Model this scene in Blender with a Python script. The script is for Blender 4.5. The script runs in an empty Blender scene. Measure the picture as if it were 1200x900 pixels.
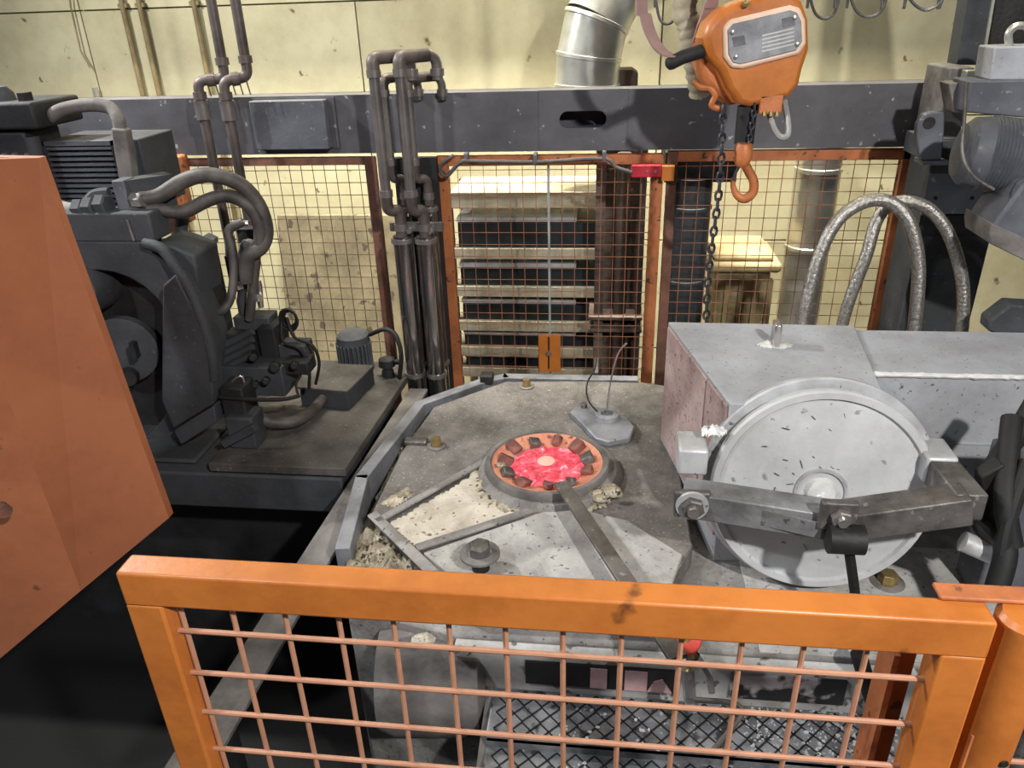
import bpy, bmesh, math, random
from mathutils import Vector, Matrix, Quaternion, noise
random.seed(7)
PI = math.pi
SC = bpy.context.scene
COL = SC.collection
# ------------------------------------------------------------------ camera
F = 900.0; CAMZ = 2.9
def cam_axes(pitch=26.4, roll=2.0, yaw=7.6):
    p, r, y = map(math.radians, (pitch, roll, yaw))
    f = Vector((-math.sin(y)*math.cos(p), math.cos(y)*math.cos(p), -math.sin(p)))
    r0 = Vector((math.cos(y), math.sin(y), 0)); u0 = r0.cross(f)
    R = r0*math.cos(r) - u0*math.sin(r)
    return f, R, R.cross(f)
FW, RT, UP = cam_axes()
CAM = Vector((0, 0, CAMZ))
cd = bpy.data.cameras.new('camera'); cam = bpy.data.objects.new('camera', cd); COL.objects.link(cam)
cd.sensor_fit = 'HORIZONTAL'; cd.sensor_width = 36; cd.lens = F/1200*36; cd.clip_start = .02
cam.matrix_world = Matrix.Translation(CAM) @ Matrix((RT, UP, -FW)).transposed().to_4x4()
SC.camera = cam
# ------------------------------------------------------------------ light
SC.view_settings.view_transform = 'Standard'; SC.view_settings.look = 'None'
SC.view_settings.exposure = 0.0; SC.view_settings.gamma = 1; SC.view_settings.use_curve_mapping = False
w = bpy.data.worlds.new('hall_air'); SC.world = w; w.use_nodes = True
w.node_tree.nodes['Background'].inputs[0].default_value = (.62, .66, .72, 1)
w.node_tree.nodes['Background'].inputs[1].default_value = .11
def lamp(name, loc, target, power, size, color, spread=180):
    l = bpy.data.lights.new(name, 'AREA'); l.shape = 'RECTANGLE'; l.size = size[0]; l.size_y = size[1]
    l.energy = power; l.color = color; l.spread = math.radians(spread)
    o = bpy.data.objects.new(name, l); COL.objects.link(o); o.location = loc
    o.rotation_euler = (Vector(target)-Vector(loc)).to_track_quat('-Z', 'Y').to_euler()
    return o
lamp('hall_lamp', (1.65, -1.1, 4.5), (.5, 2.6, 1.6), 200, (.14, .14), (1, .97, .93))
lamp('hall_lamp', (-2.8, -.4, 4.9), (-.6, 3.2, 1.6), 85, (.2, .2), (.93, .96, 1))
lamp('hall_lamp', (-3.5, 3.25, 4.25), (0, 2.6, 1.3), 140, (.16, .16), (1, .98, .95))
lamp('hall_lamp', (-.6, 4.0, 8.5), (-.6, 5.2, 2.1), 330, (5, .12), (1, .93, .78), 45)
# ------------------------------------------------------------------ helpers
def V(*a): return Vector(a)
def ray(px, py): return FW + RT*((px-600)/F) - UP*((py-450)/F)
def A(px, py, Y): d = ray(px, py); return CAM + d*(Y/d.y)          # point of a vertical plane Y
def Z(px, py, z): d = ray(px, py); return CAM + d*((z-CAMZ)/d.z)    # point of a level plane z
def srgb(r, g, b):
    f = lambda c: (c/255/12.92) if c/255 <= .04045 else ((c/255+.055)/1.055)**2.4
    return (f(r), f(g), f(b), 1)
MATS = {}
def mat(name, c1, c2=None, scale=6, rough=.6, metal=0, bump=.15, spot=None, spot_amt=.3, spot_scale=40,
        contrast=(.35, .65), grime=.5, gs=2.6, emit=None, emit_s=0, fine=60):
    m = bpy.data.materials.new(name); m.use_nodes = True; nt = m.node_tree; N = nt.nodes; L = nt.links
    b = N['Principled BSDF']; b.inputs['Roughness'].default_value = rough; b.inputs['Metallic'].default_value = metal
    tc = N.new('ShaderNodeTexCoord')
    n1 = N.new('ShaderNodeTexNoise'); n1.inputs['Scale'].default_value = scale; n1.inputs['Detail'].default_value = 7
    n1.inputs['Roughness'].default_value = .65
    L.new(tc.outputs['Object'], n1.inputs['Vector'])
    rp = N.new('ShaderNodeValToRGB'); L.new(n1.outputs['Fac'], rp.inputs['Fac'])
    rp.color_ramp.elements[0].position, rp.color_ramp.elements[1].position = contrast
    rp.color_ramp.elements[0].color = srgb(*c1); rp.color_ramp.elements[1].color = srgb(*(c2 or c1))
    out = rp.outputs['Color']
    if spot:
        n2 = N.new('ShaderNodeTexNoise'); n2.inputs['Scale'].default_value = spot_scale; n2.inputs['Detail'].default_value = 4
        L.new(tc.outputs['Object'], n2.inputs['Vector'])
        r2 = N.new('ShaderNodeValToRGB'); L.new(n2.outputs['Fac'], r2.inputs['Fac'])
        p = 1-spot_amt
        r2.color_ramp.elements[0].position = p*.9; r2.color_ramp.elements[1].position = min(.99, p*.9+.06)
        mx = N.new('ShaderNodeMix'); mx.data_type = 'RGBA'; L.new(r2.outputs['Color'], mx.inputs[0])
        L.new(out, mx.inputs[6]); mx.inputs[7].default_value = srgb(*spot); out = mx.outputs[2]
    if grime:
        n4 = N.new('ShaderNodeTexNoise'); n4.inputs['Scale'].default_value = gs; n4.inputs['Detail'].default_value = 9; n4.inputs['Roughness'].default_value = .72
        L.new(tc.outputs['Object'], n4.inputs['Vector'])
        r4 = N.new('ShaderNodeValToRGB'); L.new(n4.outputs['Fac'], r4.inputs['Fac'])
        r4.color_ramp.elements[0].position = .36; r4.color_ramp.elements[1].position = .56
        k = 1-grime; r4.color_ramp.elements[0].color = (k, k*.97, k*.93, 1); r4.color_ramp.elements[1].color = (1, 1, 1, 1)
        m4 = N.new('ShaderNodeMix'); m4.data_type = 'RGBA'; m4.blend_type = 'MULTIPLY'; m4.inputs[0].default_value = 1
        L.new(out, m4.inputs[6]); L.new(r4.outputs['Color'], m4.inputs[7]); out = m4.outputs[2]
    L.new(out, b.inputs['Base Color'])
    if bump:
        n3 = N.new('ShaderNodeTexNoise'); n3.inputs['Scale'].default_value = fine; n3.inputs['Detail'].default_value = 5
        L.new(tc.outputs['Object'], n3.inputs['Vector'])
        bp = N.new('ShaderNodeBump'); bp.inputs['Strength'].default_value = bump; bp.inputs['Distance'].default_value = .01
        L.new(n3.outputs['Fac'], bp.inputs['Height']); L.new(bp.outputs['Normal'], b.inputs['Normal'])
    if emit:
        b.inputs['Emission Color'].default_value = srgb(*emit); b.inputs['Emission Strength'].default_value = emit_s
    MATS[name] = m
    return m
mat('cream_wall', (188, 181, 146), (206, 199, 165), 1.2, .85, 0, .08, (112, 100, 74), .23, 11, grime=.18, gs=1.6)
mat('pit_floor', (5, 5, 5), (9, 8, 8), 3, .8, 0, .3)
mat('deck_metal', (60, 58, 56), (84, 80, 76), 3, .6, .3, .3)
mat('beam_grey', (84, 84, 90), (100, 99, 104), 2.5, .5, .1, .06, (170, 170, 168), .26, 30, grime=.25)
mat('charcoal', (50, 53, 57), (68, 71, 76), 4, .75, .05, .18, (92, 92, 92), .26, 50, grime=.3)
mat('charcoal_dark', (26, 27, 29), (42, 43, 46), 5, .7, .1, .18)
mat('bluegrey', (82, 85, 94), (104, 106, 114), 4, .6, .1, .1, (136, 136, 138), .28, 40, grime=.3)
mat('dust_grey', (96, 92, 90), (128, 124, 120), 5, .8, 0, .2, (160, 156, 150), .22, 60)
mat('furnace_plate', (92, 88, 86), (134, 129, 124), 7, .75, .1, .4, (176, 171, 164), .30, 130, grime=.45, gs=5, contrast=(.3, .7))
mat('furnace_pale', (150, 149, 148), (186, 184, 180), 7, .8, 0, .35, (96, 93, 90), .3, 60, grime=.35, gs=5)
mat('steel_rim', (118, 121, 128), (150, 152, 158), 6, .5, .3, .15, (80, 78, 78), .24, 40)
mat('crust', (128, 118, 98), (200, 190, 168), 18, .95, 0, .9, (66, 58, 48), .36, 50, grime=.4, gs=9)
mat('powder', (186, 178, 162), (208, 200, 186), 9, .95, 0, .5, (120, 100, 80), .32, 34, grime=.3, gs=8)
mat('orange_paint', (176, 102, 42), (190, 114, 50), 5, .4, 0, .05, (112, 64, 32), .24, 12, grime=.15, gs=5)
mat('orange_panel', (164, 98, 66), (178, 110, 74), 2, .6, 0, .05, (118, 74, 50), .22, 16, grime=.15)
mat('rust_orange', (158, 92, 56), (196, 120, 72), 6, .6, 0, .15, (90, 60, 48), .3, 30, grime=.35)
mat('rust_brown', (96, 70, 60), (140, 92, 74), 8, .7, 0, .2)
mat('wire_salmon', (176, 126, 100), (192, 144, 118), 9, .5, .1, 0, grime=.2)
mat('wire_brown', (70, 50, 40), (104, 70, 54), 9, .6, .1, 0)
mat('wire_orange', (150, 98, 72), (186, 128, 98), 9, .6, .1, 0, grime=.5, gs=2)
mat('pipe_steel', (128, 124, 124), (154, 150, 148), 5, .3, .7, .05, grime=.3)
mat('pipe_brown', (78, 70, 68), (104, 94, 90), 5, .5, .3, .1)
mat('tube_chrome', (186, 182, 182), (206, 202, 200), 5, .24, .85, .03, grime=.2)
mat('tube_polished', (150, 147, 147), (172, 168, 168), 5, .14, .95, .02, grime=.2)
mat('galvanised', (190, 192, 184), (214, 214, 206), 5, .3, .65, .05, grime=.15)
mat('conduit', (128, 112, 78), (150, 134, 96), 5, .5, .1, .05)
mat('hood_grey', (154, 156, 162), (172, 175, 181), 3, .7, 0, .1, (92, 92, 96), .28, 75, grime=.2)
mat('hood_pink', (156, 132, 130), (184, 164, 160), 6, .8, 0, .2, (104, 82, 80), .32, 60, grime=.35)
mat('drum_white', (182, 185, 188), (202, 204, 206), 4, .55, .1, .08, (140, 142, 146), .26, 34, grime=.15)
mat('drum_rim', (172, 174, 178), (198, 200, 202), 5, .45, .2, .1, (110, 110, 112), .26, 40, grime=.3)
mat('iron', (84, 81, 80), (120, 116, 113), 9, .5, .4, .25, (150, 148, 146), .3, 30, grime=.5, gs=5)
mat('iron_black', (28, 27, 27), (46, 44, 43), 7, .6, .3, .2)
mat('rubber', (14, 14, 15), (24, 24, 25), 8, .7, 0, .1)
mat('hose_grey', (70, 66, 64), (96, 90, 86), 10, .6, .1, .1)
mat('braid', (134, 131, 127), (182, 178, 173), 110, .3, .75, .3, grime=.25, fine=260, contrast=(.42, .58))
mat('white_paint', (182, 182, 180), (204, 203, 200), 6, .6, 0, .1, (110, 108, 106), .34, 24, grime=.4)
mat('label_grey', (150, 152, 158), (178, 180, 186), 9, .3, .5, .02)
mat('label_dark', (92, 92, 98), (112, 112, 118), 9, .4, .2, .02)
mat('chain_iron', (66, 66, 70), (98, 98, 104), 14, .4, .7, .1)
mat('hook_orange', (170, 96, 52), (196, 120, 70), 8, .5, .1, .1, (90, 66, 52), .26, 30)
mat('red_plastic', (168, 32, 48), (188, 40, 56), 8, .5, 0, .05)
mat('red_handle', (196, 52, 34), (214, 64, 42), 8, .5, 0, .05)
mat('brass', (150, 128, 82), (182, 160, 110), 9, .4, .7, .15)
mat('strap', (140, 112, 108), (156, 128, 122), 6, .8, 0, .1, grime=.2)
mat('hose_clear', (150, 148, 146), (176, 174, 170), 30, .35, .1, .2)
mat('flex_beige', (146, 138, 118), (170, 162, 140), 12, .7, 0, .1)
mat('shelf_beige', (142, 134, 114), (166, 157, 134), 5, .7, 0, .1, grime=.3)
mat('sheet_steel', (176, 178, 178), (206, 208, 208), 5, .4, .3, .08, grime=.3)
mat('sheet_dark', (30, 34, 36), (46, 52, 54), 5, .5, .4, .08)
mat('column_brown', (86, 72, 64), (112, 96, 86), 4, .7, .1, .15)
mat('bin_beige', (160, 142, 104), (182, 164, 124), 3, .7, 0, .08, grime=.3)
mat('board_brown', (104, 96, 76), (130, 120, 94), 3, .85, 0, .2, (70, 62, 50), .34, 12, grime=.4)
mat('tread', (112, 114, 118), (150, 152, 156), 6, .45, .4, .1, (70, 70, 72), .34, 16, grime=.5, gs=6)
mat('deck_dust', (66, 63, 61), (92, 88, 84), 5, .8, 0, .25, (120, 116, 110), .28, 60, grime=.4)
mat('rim_highlight', (226, 196, 172), (236, 208, 186), 6, .4, 0, .05, grime=.1)
mat('furnace_mid', (120, 117, 115), (160, 157, 153), 7, .8, 0, .35, (84, 81, 78), .3, 60, grime=.4, gs=5)
mat('white_bead', (206, 208, 208), (222, 222, 220), 20, .5, .1, .3, grime=.2)
mat('black_sign', (30, 28, 30), (42, 40, 42), 5, .5, 0, .05)
mat('sign_pink', (196, 158, 160), (210, 174, 174), 6, .6, 0, .05)
mat('ember_ring', (206, 148, 118), (176, 112, 90), 9, .8, 0, .3, (110, 76, 70), .36, 26, grime=0, emit=(255, 100, 50), emit_s=.07)
mat('ember_block', (110, 66, 60), (150, 100, 90), 14, .8, 0, .3)
mat('melt', (230, 60, 80), (255, 120, 140), 12, .5, 0, .4, grime=0, emit=(255, 70, 92), emit_s=1.1)
def melt_nodes():
    m = MATS['melt']; N = m.node_tree.nodes; L = m.node_tree.links; b = N['Principled BSDF']
    tc = N.new('ShaderNodeTexCoord'); n = N.new('ShaderNodeTexNoise'); n.inputs['Scale'].default_value = 26; n.inputs['Detail'].default_value = 6; n.inputs['Distortion'].default_value = 1.2
    r = N.new('ShaderNodeValToRGB'); e = r.color_ramp.elements
    e[0].position = .34; e[0].color = srgb(196, 34, 56); e[1].position = .5; e[1].color = srgb(240, 78, 98)
    x = e.new(.62); x.color = srgb(255, 120, 140); x = e.new(.72); x.color = srgb(255, 214, 206)
    L.new(tc.outputs['Object'], n.inputs['Vector']); L.new(n.outputs['Fac'], r.inputs['Fac']); L.new(r.outputs['Color'], b.inputs['Emission Color'])
    b.inputs['Base Color'].default_value = (.1, .02, .02, 1)
    for l in list(b.inputs['Base Color'].links): L.remove(l)
    b.inputs['Emission Strength'].default_value = 1.0
melt_nodes()
mat('peeling', (176, 166, 168), (206, 202, 200), 6, .6, 0, .1, (34, 33, 36), .5, 9, grime=.3)
mat('steel_arm', (112, 112, 114), (146, 146, 148), 8, .5, .3, .25, (84, 80, 78), .3, 30, grime=.45, gs=5)
mat('melt_core', (255, 150, 130), (255, 150, 130), 12, .5, 0, 0, grime=0, emit=(255, 104, 96), emit_s=1.6)

class MB:
    def __init__(s): s.v = []; s.f = []
    def add(s, vs, fs):
        o = len(s.v); s.v += [Vector(v) for v in vs]; s.f += [tuple(i+o for i in f) for f in fs]; return s
    def hexa(s, p):                                   # 8 corners: 4 bottom loop, 4 top loop
        return s.add(p, [(3, 2, 1, 0), (4, 5, 6, 7), (0, 1, 5, 4), (1, 2, 6, 5), (2, 3, 7, 6), (3, 0, 4, 7)])
    def box(s, x0, x1, y0, y1, z0, z1):
        return s.hexa([(x0, y0, z0), (x1, y0, z0), (x1, y1, z0), (x0, y1, z0), (x0, y0, z1), (x1, y0, z1), (x1, y1, z1), (x0, y1, z1)])
    def bar(s, p, q, wd, ht, up=(0, 0, 1)):           # rectangular bar between two points
        p, q = Vector(p), Vector(q); d = (q-p).normalized(); u = Vector(up); sd = d.cross(u)
        if sd.length < 1e-4: sd = d.cross(Vector((1, 0, 0)))
        sd.normalize(); u = sd.cross(d); a = sd*wd/2; b = u*ht/2
        return s.hexa([p-a-b, p+a-b, p+a+b, p-a+b, q-a-b, q+a-b, q+a+b, q-a+b])
    def prism(s, pts, ext):                           # closed outline swept by a vector
        n = len(pts); e = Vector(ext); pts = [Vector(p) for p in pts]
        s.add(pts+[p+e for p in pts], [tuple(range(n))[::-1], tuple(range(n, 2*n))]+[(i, (i+1) % n, n+(i+1) % n, n+i) for i in range(n)]); return s
    def tube(s, pts, r, n=10, caps=True, sm=0, r2=None):
        pts = [Vector(p) for p in pts]
        if sm: pts = smooth(pts, sm)
        m = len(pts); T = []
        for i in range(m):
            T.append((pts[min(i+1, m-1)]-pts[max(i-1, 0)]).normalized())
        u = T[0].orthogonal().normalized(); vs = []
        for i in range(m):
            if i: u = (u - T[i]*u.dot(T[i])).normalized()
            w_ = T[i].cross(u); rr = (r(i/(m-1)) if callable(r) else r)
            if not callable(r) and r2 is not None: rr = r+(r2-r)*i/(m-1)
            vs += [pts[i]+(u*math.cos(2*PI*k/n)+w_*math.sin(2*PI*k/n))*rr for k in range(n)]
        fs = [(i*n+k, i*n+(k+1) % n, (i+1)*n+(k+1) % n, (i+1)*n+k) for i in range(m-1) for k in range(n)]
        if caps: fs += [tuple(range(n))[::-1], tuple(range((m-1)*n, m*n))]
        return s.add(vs, fs)
    def lathe(s, c, ax, prof, n=32):                  # profile of (distance along axis, radius)
        c = Vector(c); ax = Vector(ax).normalized(); u = ax.orthogonal().normalized(); w_ = ax.cross(u); vs = []; m = len(prof)
        for (h, r) in prof:
            vs += [c+ax*h+(u*math.cos(2*PI*k/n)+w_*math.sin(2*PI*k/n))*max(r, 1e-4) for k in range(n)]
        fs = [(i*n+k, i*n+(k+1) % n, (i+1)*n+(k+1) % n, (i+1)*n+k) for i in range(m-1) for k in range(n)]
        return s.add(vs, fs)
    def mesh(s, name, m, smooth_angle=35):
        c = sum(s.v, Vector())/max(1, len(s.v))
        lo = Vector([min(v[i] for v in s.v) for i in range(3)]); hi = Vector([max(v[i] for v in s.v) for i in range(3)])
        c = (lo+hi)/2
        me = bpy.data.meshes.new(name); me.from_pydata([v-c for v in s.v], [], s.f)
        bm = bmesh.new(); bm.from_mesh(me); bmesh.ops.recalc_face_normals(bm, faces=bm.faces); bm.to_mesh(me); bm.free()
        me.materials.append(MATS[m])
        for p in me.polygons: p.use_smooth = True
        me.set_sharp_from_angle(angle=math.radians(smooth_angle))
        return me, c
    def build(s, name, m, parent=None, bev=0, label=None, ang=35):
        me, c = s.mesh(name, m, ang)
        o = bpy.data.objects.new(name, me); COL.objects.link(o); place(o, c, parent)
        if bev:
            b = o.modifiers.new('edge', 'BEVEL'); b.width = bev; b.segments = 2; b.limit_method = 'ANGLE'; b.angle_limit = math.radians(40)
        if label: o['label'] = label
        return o
def origin(o):
    l = o.location.copy()
    while o.parent: o = o.parent; l = l+o.location
    return l
def place(o, c, parent):
    if parent: o.parent = parent; o.location = c-origin(parent)
    else: o.location = c
def smooth(P, k=6):
    out = []
    for i in range(len(P)-1):
        a, b, c, d = P[max(i-1, 0)], P[i], P[i+1], P[min(i+2, len(P)-1)]
        for j in range(k):
            t = j/k
            out.append(.5*((2*b)+(c-a)*t+(2*a-5*b+4*c-d)*t*t+(3*b-a-3*c+d)*t**3))
    return out+[P[-1]]
def tag(o, label=None, cat=None, group=None, kind=None):
    if label: o['label'] = label
    if cat: o['category'] = cat
    if group: o['group'] = group
    if kind: o['kind'] = kind
    return o
def thing(name, label, cat, loc, group=None):
    o = bpy.data.objects.new(name, None); COL.objects.link(o); o.location = Vector(loc); o.empty_display_size = .1
    return tag(o, label, cat, group)
def struct(o): o['kind'] = 'structure'; return o
def copies(o, offsets):                               # further pieces that share the mesh of o
    for d in offsets:
        c = o.copy(); COL.objects.link(c); c.location = o.location+Vector(d)
def hexnut(mb, c, ax, r, h): return mb.lathe(c, ax, [(0, 0), (0, r), (h*.85, r), (h, r*.85), (h, 0)], 6)
def rough_patch(name, m, outline, z, amp, parent, n=26, seed=0, freq=14, kind=None):
    """low crusty deposit: a bumpy cushion over a plan outline, with thickness"""
    xs = [p.x for p in outline]; ys = [p.y for p in outline]
    x0, x1, y0, y1 = min(xs), max(xs), min(ys), max(ys); mb = MB(); idx = {}
    def dist(x, y):
        ins = False; d = 9; k = len(outline)
        for i in range(k):
            a, b = outline[i], outline[(i+1) % k]
            if (a.y > y) != (b.y > y) and x < (b.x-a.x)*(y-a.y)/(b.y-a.y)+a.x: ins = not ins
            ab = V(b.x-a.x, b.y-a.y); ap = V(x-a.x, y-a.y); t = max(0, min(1, ab.dot(ap)/max(ab.dot(ab), 1e-9)))
            d = min(d, (ap-ab*t).length)
        return d if ins else -d
    for i in range(n+1):
        for j in range(n+1):
            x = x0+(x1-x0)*i/n; y = y0+(y1-y0)*j/n; d = dist(x, y)+.012*noise.noise((x*30, y*30, seed))
            if d < -.004: continue
            e = min(1, max(0, d)/.03)
            h = amp*(.25+.75*e)*(.55+.9*noise.noise((x*freq, y*freq, seed))+.5*noise.noise((x*freq*3, y*freq*3, seed+5)))
            idx[i, j] = len(mb.v); mb.v.append(V(x, y, z+(max(h, .0015) if d > 0 else -.002)))
    for i in range(n):
        for j in range(n):
            q = [(i, j), (i+1, j), (i+1, j+1), (i, j+1)]
            if all(k in idx for k in q): mb.f.append(tuple(idx[k] for k in q))
    return mb.build(name, m, parent, ang=60)

# ================================================================== SETTING
def wall():
    o = struct(MB().box(-7, 6, 5.24, 5.5, 0, 6).build('wall_back', 'cream_wall'))
    zs = [0, .62, 1.42, 2.2, 2.94, 3.7, 4.5, 5.2, 6]; xs = [-7, -5.3, -3.45, -1.6, .3, 2.15, 4.0, 6]
    for i in range(len(zs)-1):
        for j in range(len(xs)-1):
            g = .005
            MB().box(xs[j]+g, xs[j+1]-g, 5.2+.004*random.random(), 5.245, zs[i]+g, zs[i+1]-g).build('wall_panel', 'cream_wall', o)
wall()
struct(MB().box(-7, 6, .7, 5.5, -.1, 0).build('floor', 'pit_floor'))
struct(MB().box(-5, 5, -4, .62, 1.1, 1.25).build('floor_walkway', 'deck_metal'))

struct(MB().box(-7, 6, 4.66, 4.74, 5.13, 5.25).build('trim_shadow_rail', 'beam_grey'))  # unseen rail added to cast the shadow band on the wall

# ================================================================== STEEL BEAM
BY = 3.62
def beam():
    t = thing('steel_beam', 'long grey steel channel beam with a slotted hole running along the wall', 'beam', (-.7, BY, 2.28))
    x0, x1, z0, z1 = -4.2, 1.42, 2.285, 2.545
    mb = MB()                                        # web with a rounded slot left open
    c = A(683, 140, BY); hw, hh = .105, .036; n = 10
    slot = []
    for k in range(n+1): a = -PI/2+PI*k/n; slot.append(V(c.x+hw-hh+hh*math.cos(a), BY, c.z+hh*math.sin(a)))
    for k in range(n+1): a = PI/2+PI*k/n; slot.append(V(c.x-hw+hh+hh*math.cos(a), BY, c.z+hh*math.sin(a)))
    m = len(slot); sx0, sx1 = c.x-.2, c.x+.2
    def outer(p):                                     # matching point of a rectangle around the slot
        d = V((p.x-c.x)/.2, 0, (p.z-c.z)/((z1-z0)/2)); k = 1/max(abs(d.x), abs(d.z), 1e-6)
        return V(c.x+d.x*k*.2, BY, min(z1, max(z0, c.z+d.z*k*.2)))
    rect = [outer(p) for p in slot]
    for y in (BY, BY+.012):
        o = len(mb.v); mb.v += [V(p.x, y, p.z) for p in slot]+[V(p.x, y, p.z) for p in rect]
        mb.f += [(o+i, o+(i+1) % m, o+m+(i+1) % m, o+m+i) for i in range(m)]
    mb.f += [(i, (i+1) % m, 2*m+(i+1) % m, 2*m+i) for i in range(m)]
    mb.box(x0, sx0+.001, BY, BY+.012, z0, z1); mb.box(sx1-.001, x1, BY, BY+.012, z0, z1)
    mb.build('web', 'beam_grey', t, ang=20)
    for z in (z0, z1-.012): MB().box(x0, x1, BY+.012, BY+.14, z, z+.012).build('flange', 'beam_grey', t)
    MB().box(x0, x1, BY+.128, BY+.14, z0, z1).build('rear_web', 'beam_grey', t)
    p, q = A(291, 119, BY-.07), A(386, 175, BY-.07)
    b = thing('junction_box', 'plain grey sheet metal box fixed to the steel beam', 'box', (p.x, BY, q.z))
    MB().box(p.x, q.x, BY-.07, BY, q.z, p.z).build('cover', 'bluegrey', b, bev=.004)
    MB().box(p.x-.008, q.x+.03, BY-.012, BY, q.z-.004, p.z+.006).build('back_plate', 'beam_grey', b)
beam()

# ================================================================== MESH FENCES BEHIND
def hv_wires(t, x0, x1, z0, z1, Y, sp, r, m, zs=None):
    n = int(round((x1-x0)/sp)); o = MB().tube([(x0, Y, z0), (x0, Y, z1)], r, 6).build('wire', m, t)
    copies(o, [(i*(x1-x0)/n, 0, 0) for i in range(1, n)] if x0 else [])
    zs = zs or [z1-sp*.7-i*sp for i in range(int((z1-z0)/sp))]
    o = MB().tube([(x0, Y-r*2, zs[0]), (x1, Y-r*2, zs[0])], r, 6).build('wire', m, t)
    copies(o, [(0, 0, z-zs[0]) for z in zs[1:]])
FY = 3.645; ZB = .1
def fence(label, xl, xr, ztop, mp, mr, mw, cat='fence', name='mesh_fence', wl=.05, sp=.06, top=.045, wr=None, mr2=None):
    t = thing(name, label, cat, ((xl+xr)/2, FY, 0))
    wr = wr or wl
    for x, w_, m_ in ((xl, wl, mp), (xr-wr, wr, mr2 or mp)): MB().box(x, x+w_, FY-.02, FY+.02, 0, ztop).build('post', m_, t, bev=.003)
    for z in (ztop-top, ZB): MB().box(xl+wl, xr-wl, FY-.02, FY+.02, z, z+top).build('rail', mr, t, bev=.003)
    hv_wires(t, xl+wl*.6, xr-wl*.6, ZB, ztop-top*.6, FY+.012, sp, .0019, mw)
    return t
fxl = A(195, 240, FY).x; fxr = A(452, 300, FY).x
left_fence = fence('brown framed wire mesh fence left of the vertical pipe bundle', fxl, fxr, 2.265, 'rust_brown', 'rust_brown', 'wire_brown', top=.035)
dxl = A(514, 220, FY).x; dxr = A(776, 220, FY).x
door = fence('orange framed wire mesh door with a small orange lock plate', dxl, dxr, 2.265, 'rust_orange', 'rust_orange', 'wire_orange', 'door', 'mesh_door', wl=.055)
rxl = A(778, 260, FY).x; rxr = A(1074, 215, FY).x
fence('pale orange wire mesh fence behind the hoist hook', rxl, rxr, 2.275, 'rust_brown', 'rust_orange', 'wire_orange', wl=.045, wr=.085, mr2='rust_orange')
# things on the door
p, q = A(631, 392, FY-.03), A(657, 436, FY-.03)
lp = MB().box(p.x, q.x, FY-.034, FY-.02, q.z, p.z).build('lock_plate', 'orange_paint', door, bev=.002)
c = A(643, 414, FY-.04)
MB().lathe(c, (0, -1, 0), [(-.01, .012), (.008, .014), (.014, .009), (.014, 0)], 12).build('lock_barrel', 'tube_chrome', lp)
MB().tube([A(643, 395, FY-.036), A(643, 432, FY-.036)], .004, 6).build('pull_cord', 'rubber', lp)
x = A(643, 250, FY).x
MB().tube([(x, FY+.004, .2), (x, FY+.004, 2.24)], .006, 8).build('latch_rod', 'sheet_steel', door)
hose = [A(532, 182, 3.57), A(520, 190, 3.56), A(516, 200, 3.56), A(524, 206, 3.56), A(540, 190, 3.56), A(560, 189, 3.57), A(627, 190, 3.57), A(705, 186, 3.57), A(722, 196, 3.57), A(740, 202, 3.57)]
h = tag(MB().tube(hose, .009, 8, sm=6).build('conduit_hose', 'hose_grey'), 'grey flexible conduit clipped along the top of the mesh door', 'hose')
for px, py in ((546, 188), (627, 189), (708, 186)):
    c = A(px, py-2, 3.575); MB().box(c.x-.009, c.x+.009, 3.562, FY-.02, c.z-.02, c.z+.025).build('clip', 'bluegrey', h, bev=.003)
p, q = A(740, 194, 3.57), A(775, 208, 3.57)
s = thing('safety_switch', 'red door safety switch at the top of the mesh door frame', 'switch', (p.x, 3.6, q.z))
MB().box(p.x, q.x, 3.57, FY-.02, q.z, p.z).build('body', 'red_plastic', s, bev=.004)
for px in (758, 768):
    c = A(px, 201, 3.57); hexnut(MB(), c, (0, -1, 0), .006, .005).build('screw', 'tube_chrome', s)
p, q = A(776, 195, 3.57), A(790, 213, 3.57)
tag(MB().box(p.x, q.x, 3.58, FY-.02, q.z, p.z).build('switch_key', 'orange_paint', bev=.003), 'small bright orange key block beside the red door switch', 'bracket')
p = A(785, 172, FY); 

# ================================================================== BEHIND THE FENCE
def rack():
    Y = 4.25
    xl, xr = A(528, 300, Y).x, A(700, 300, Y).x
    t = thing('storage_rack', 'beige steel shelving rack behind the mesh door', 'rack', ((xl+xr)/2, Y, 0))
    for x in (xl-.02, xr+.18):
        for y in (Y, Y+.5): MB().box(x, x+.045, y, y+.045, 0, A(600, 235, Y).z+.02).build('upright', 'column_brown', t)
    rows = [232, 294, 338, 378, 408, 432]
    for i, py in enumerate(rows):
        z = A(600, py, Y).z; h = .06 if i else .085
        MB().box(xl, xr+.2, Y-.06, Y-.03, z-h/2, z+h/2).build('shelf_beam', 'shelf_beige', t)
        MB().box(xl, xr+.2, Y-.03, Y+.55, z-.012, z+.008).build('shelf', 'shelf_beige', t)
        if i == len(rows)-1: break
        zz = z-.1 if i else z-.1
        zt = A(600, rows[i+1], Y).z+.01
        gap = z-h/2-zt
        for k, (dx0, dx1, m, hh) in enumerate([(.0, .0, 'sheet_dark', gap*.62), (-.01, -.22, 'sheet_steel', .024)]):
            tag(MB().box(xl+.06+dx0, xr+.1+dx1, Y-.03+.02*k, Y+.5, zt+.004+(gap*.62+.002)*k, zt+.004+(gap*.62+.002)*k+hh).build('steel_sheet', m),
                ['dark steel slab lying on the %s shelf of the rack', 'thin bright steel sheet on top of the slab, %s shelf'][k] % ['top', 'second', 'third', 'fourth', 'lowest'][i], 'sheet', 'steel sheets on the rack')
    b = A(531, 242, Y-.04); c = A(590, 238, Y-.04)
rack()
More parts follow.
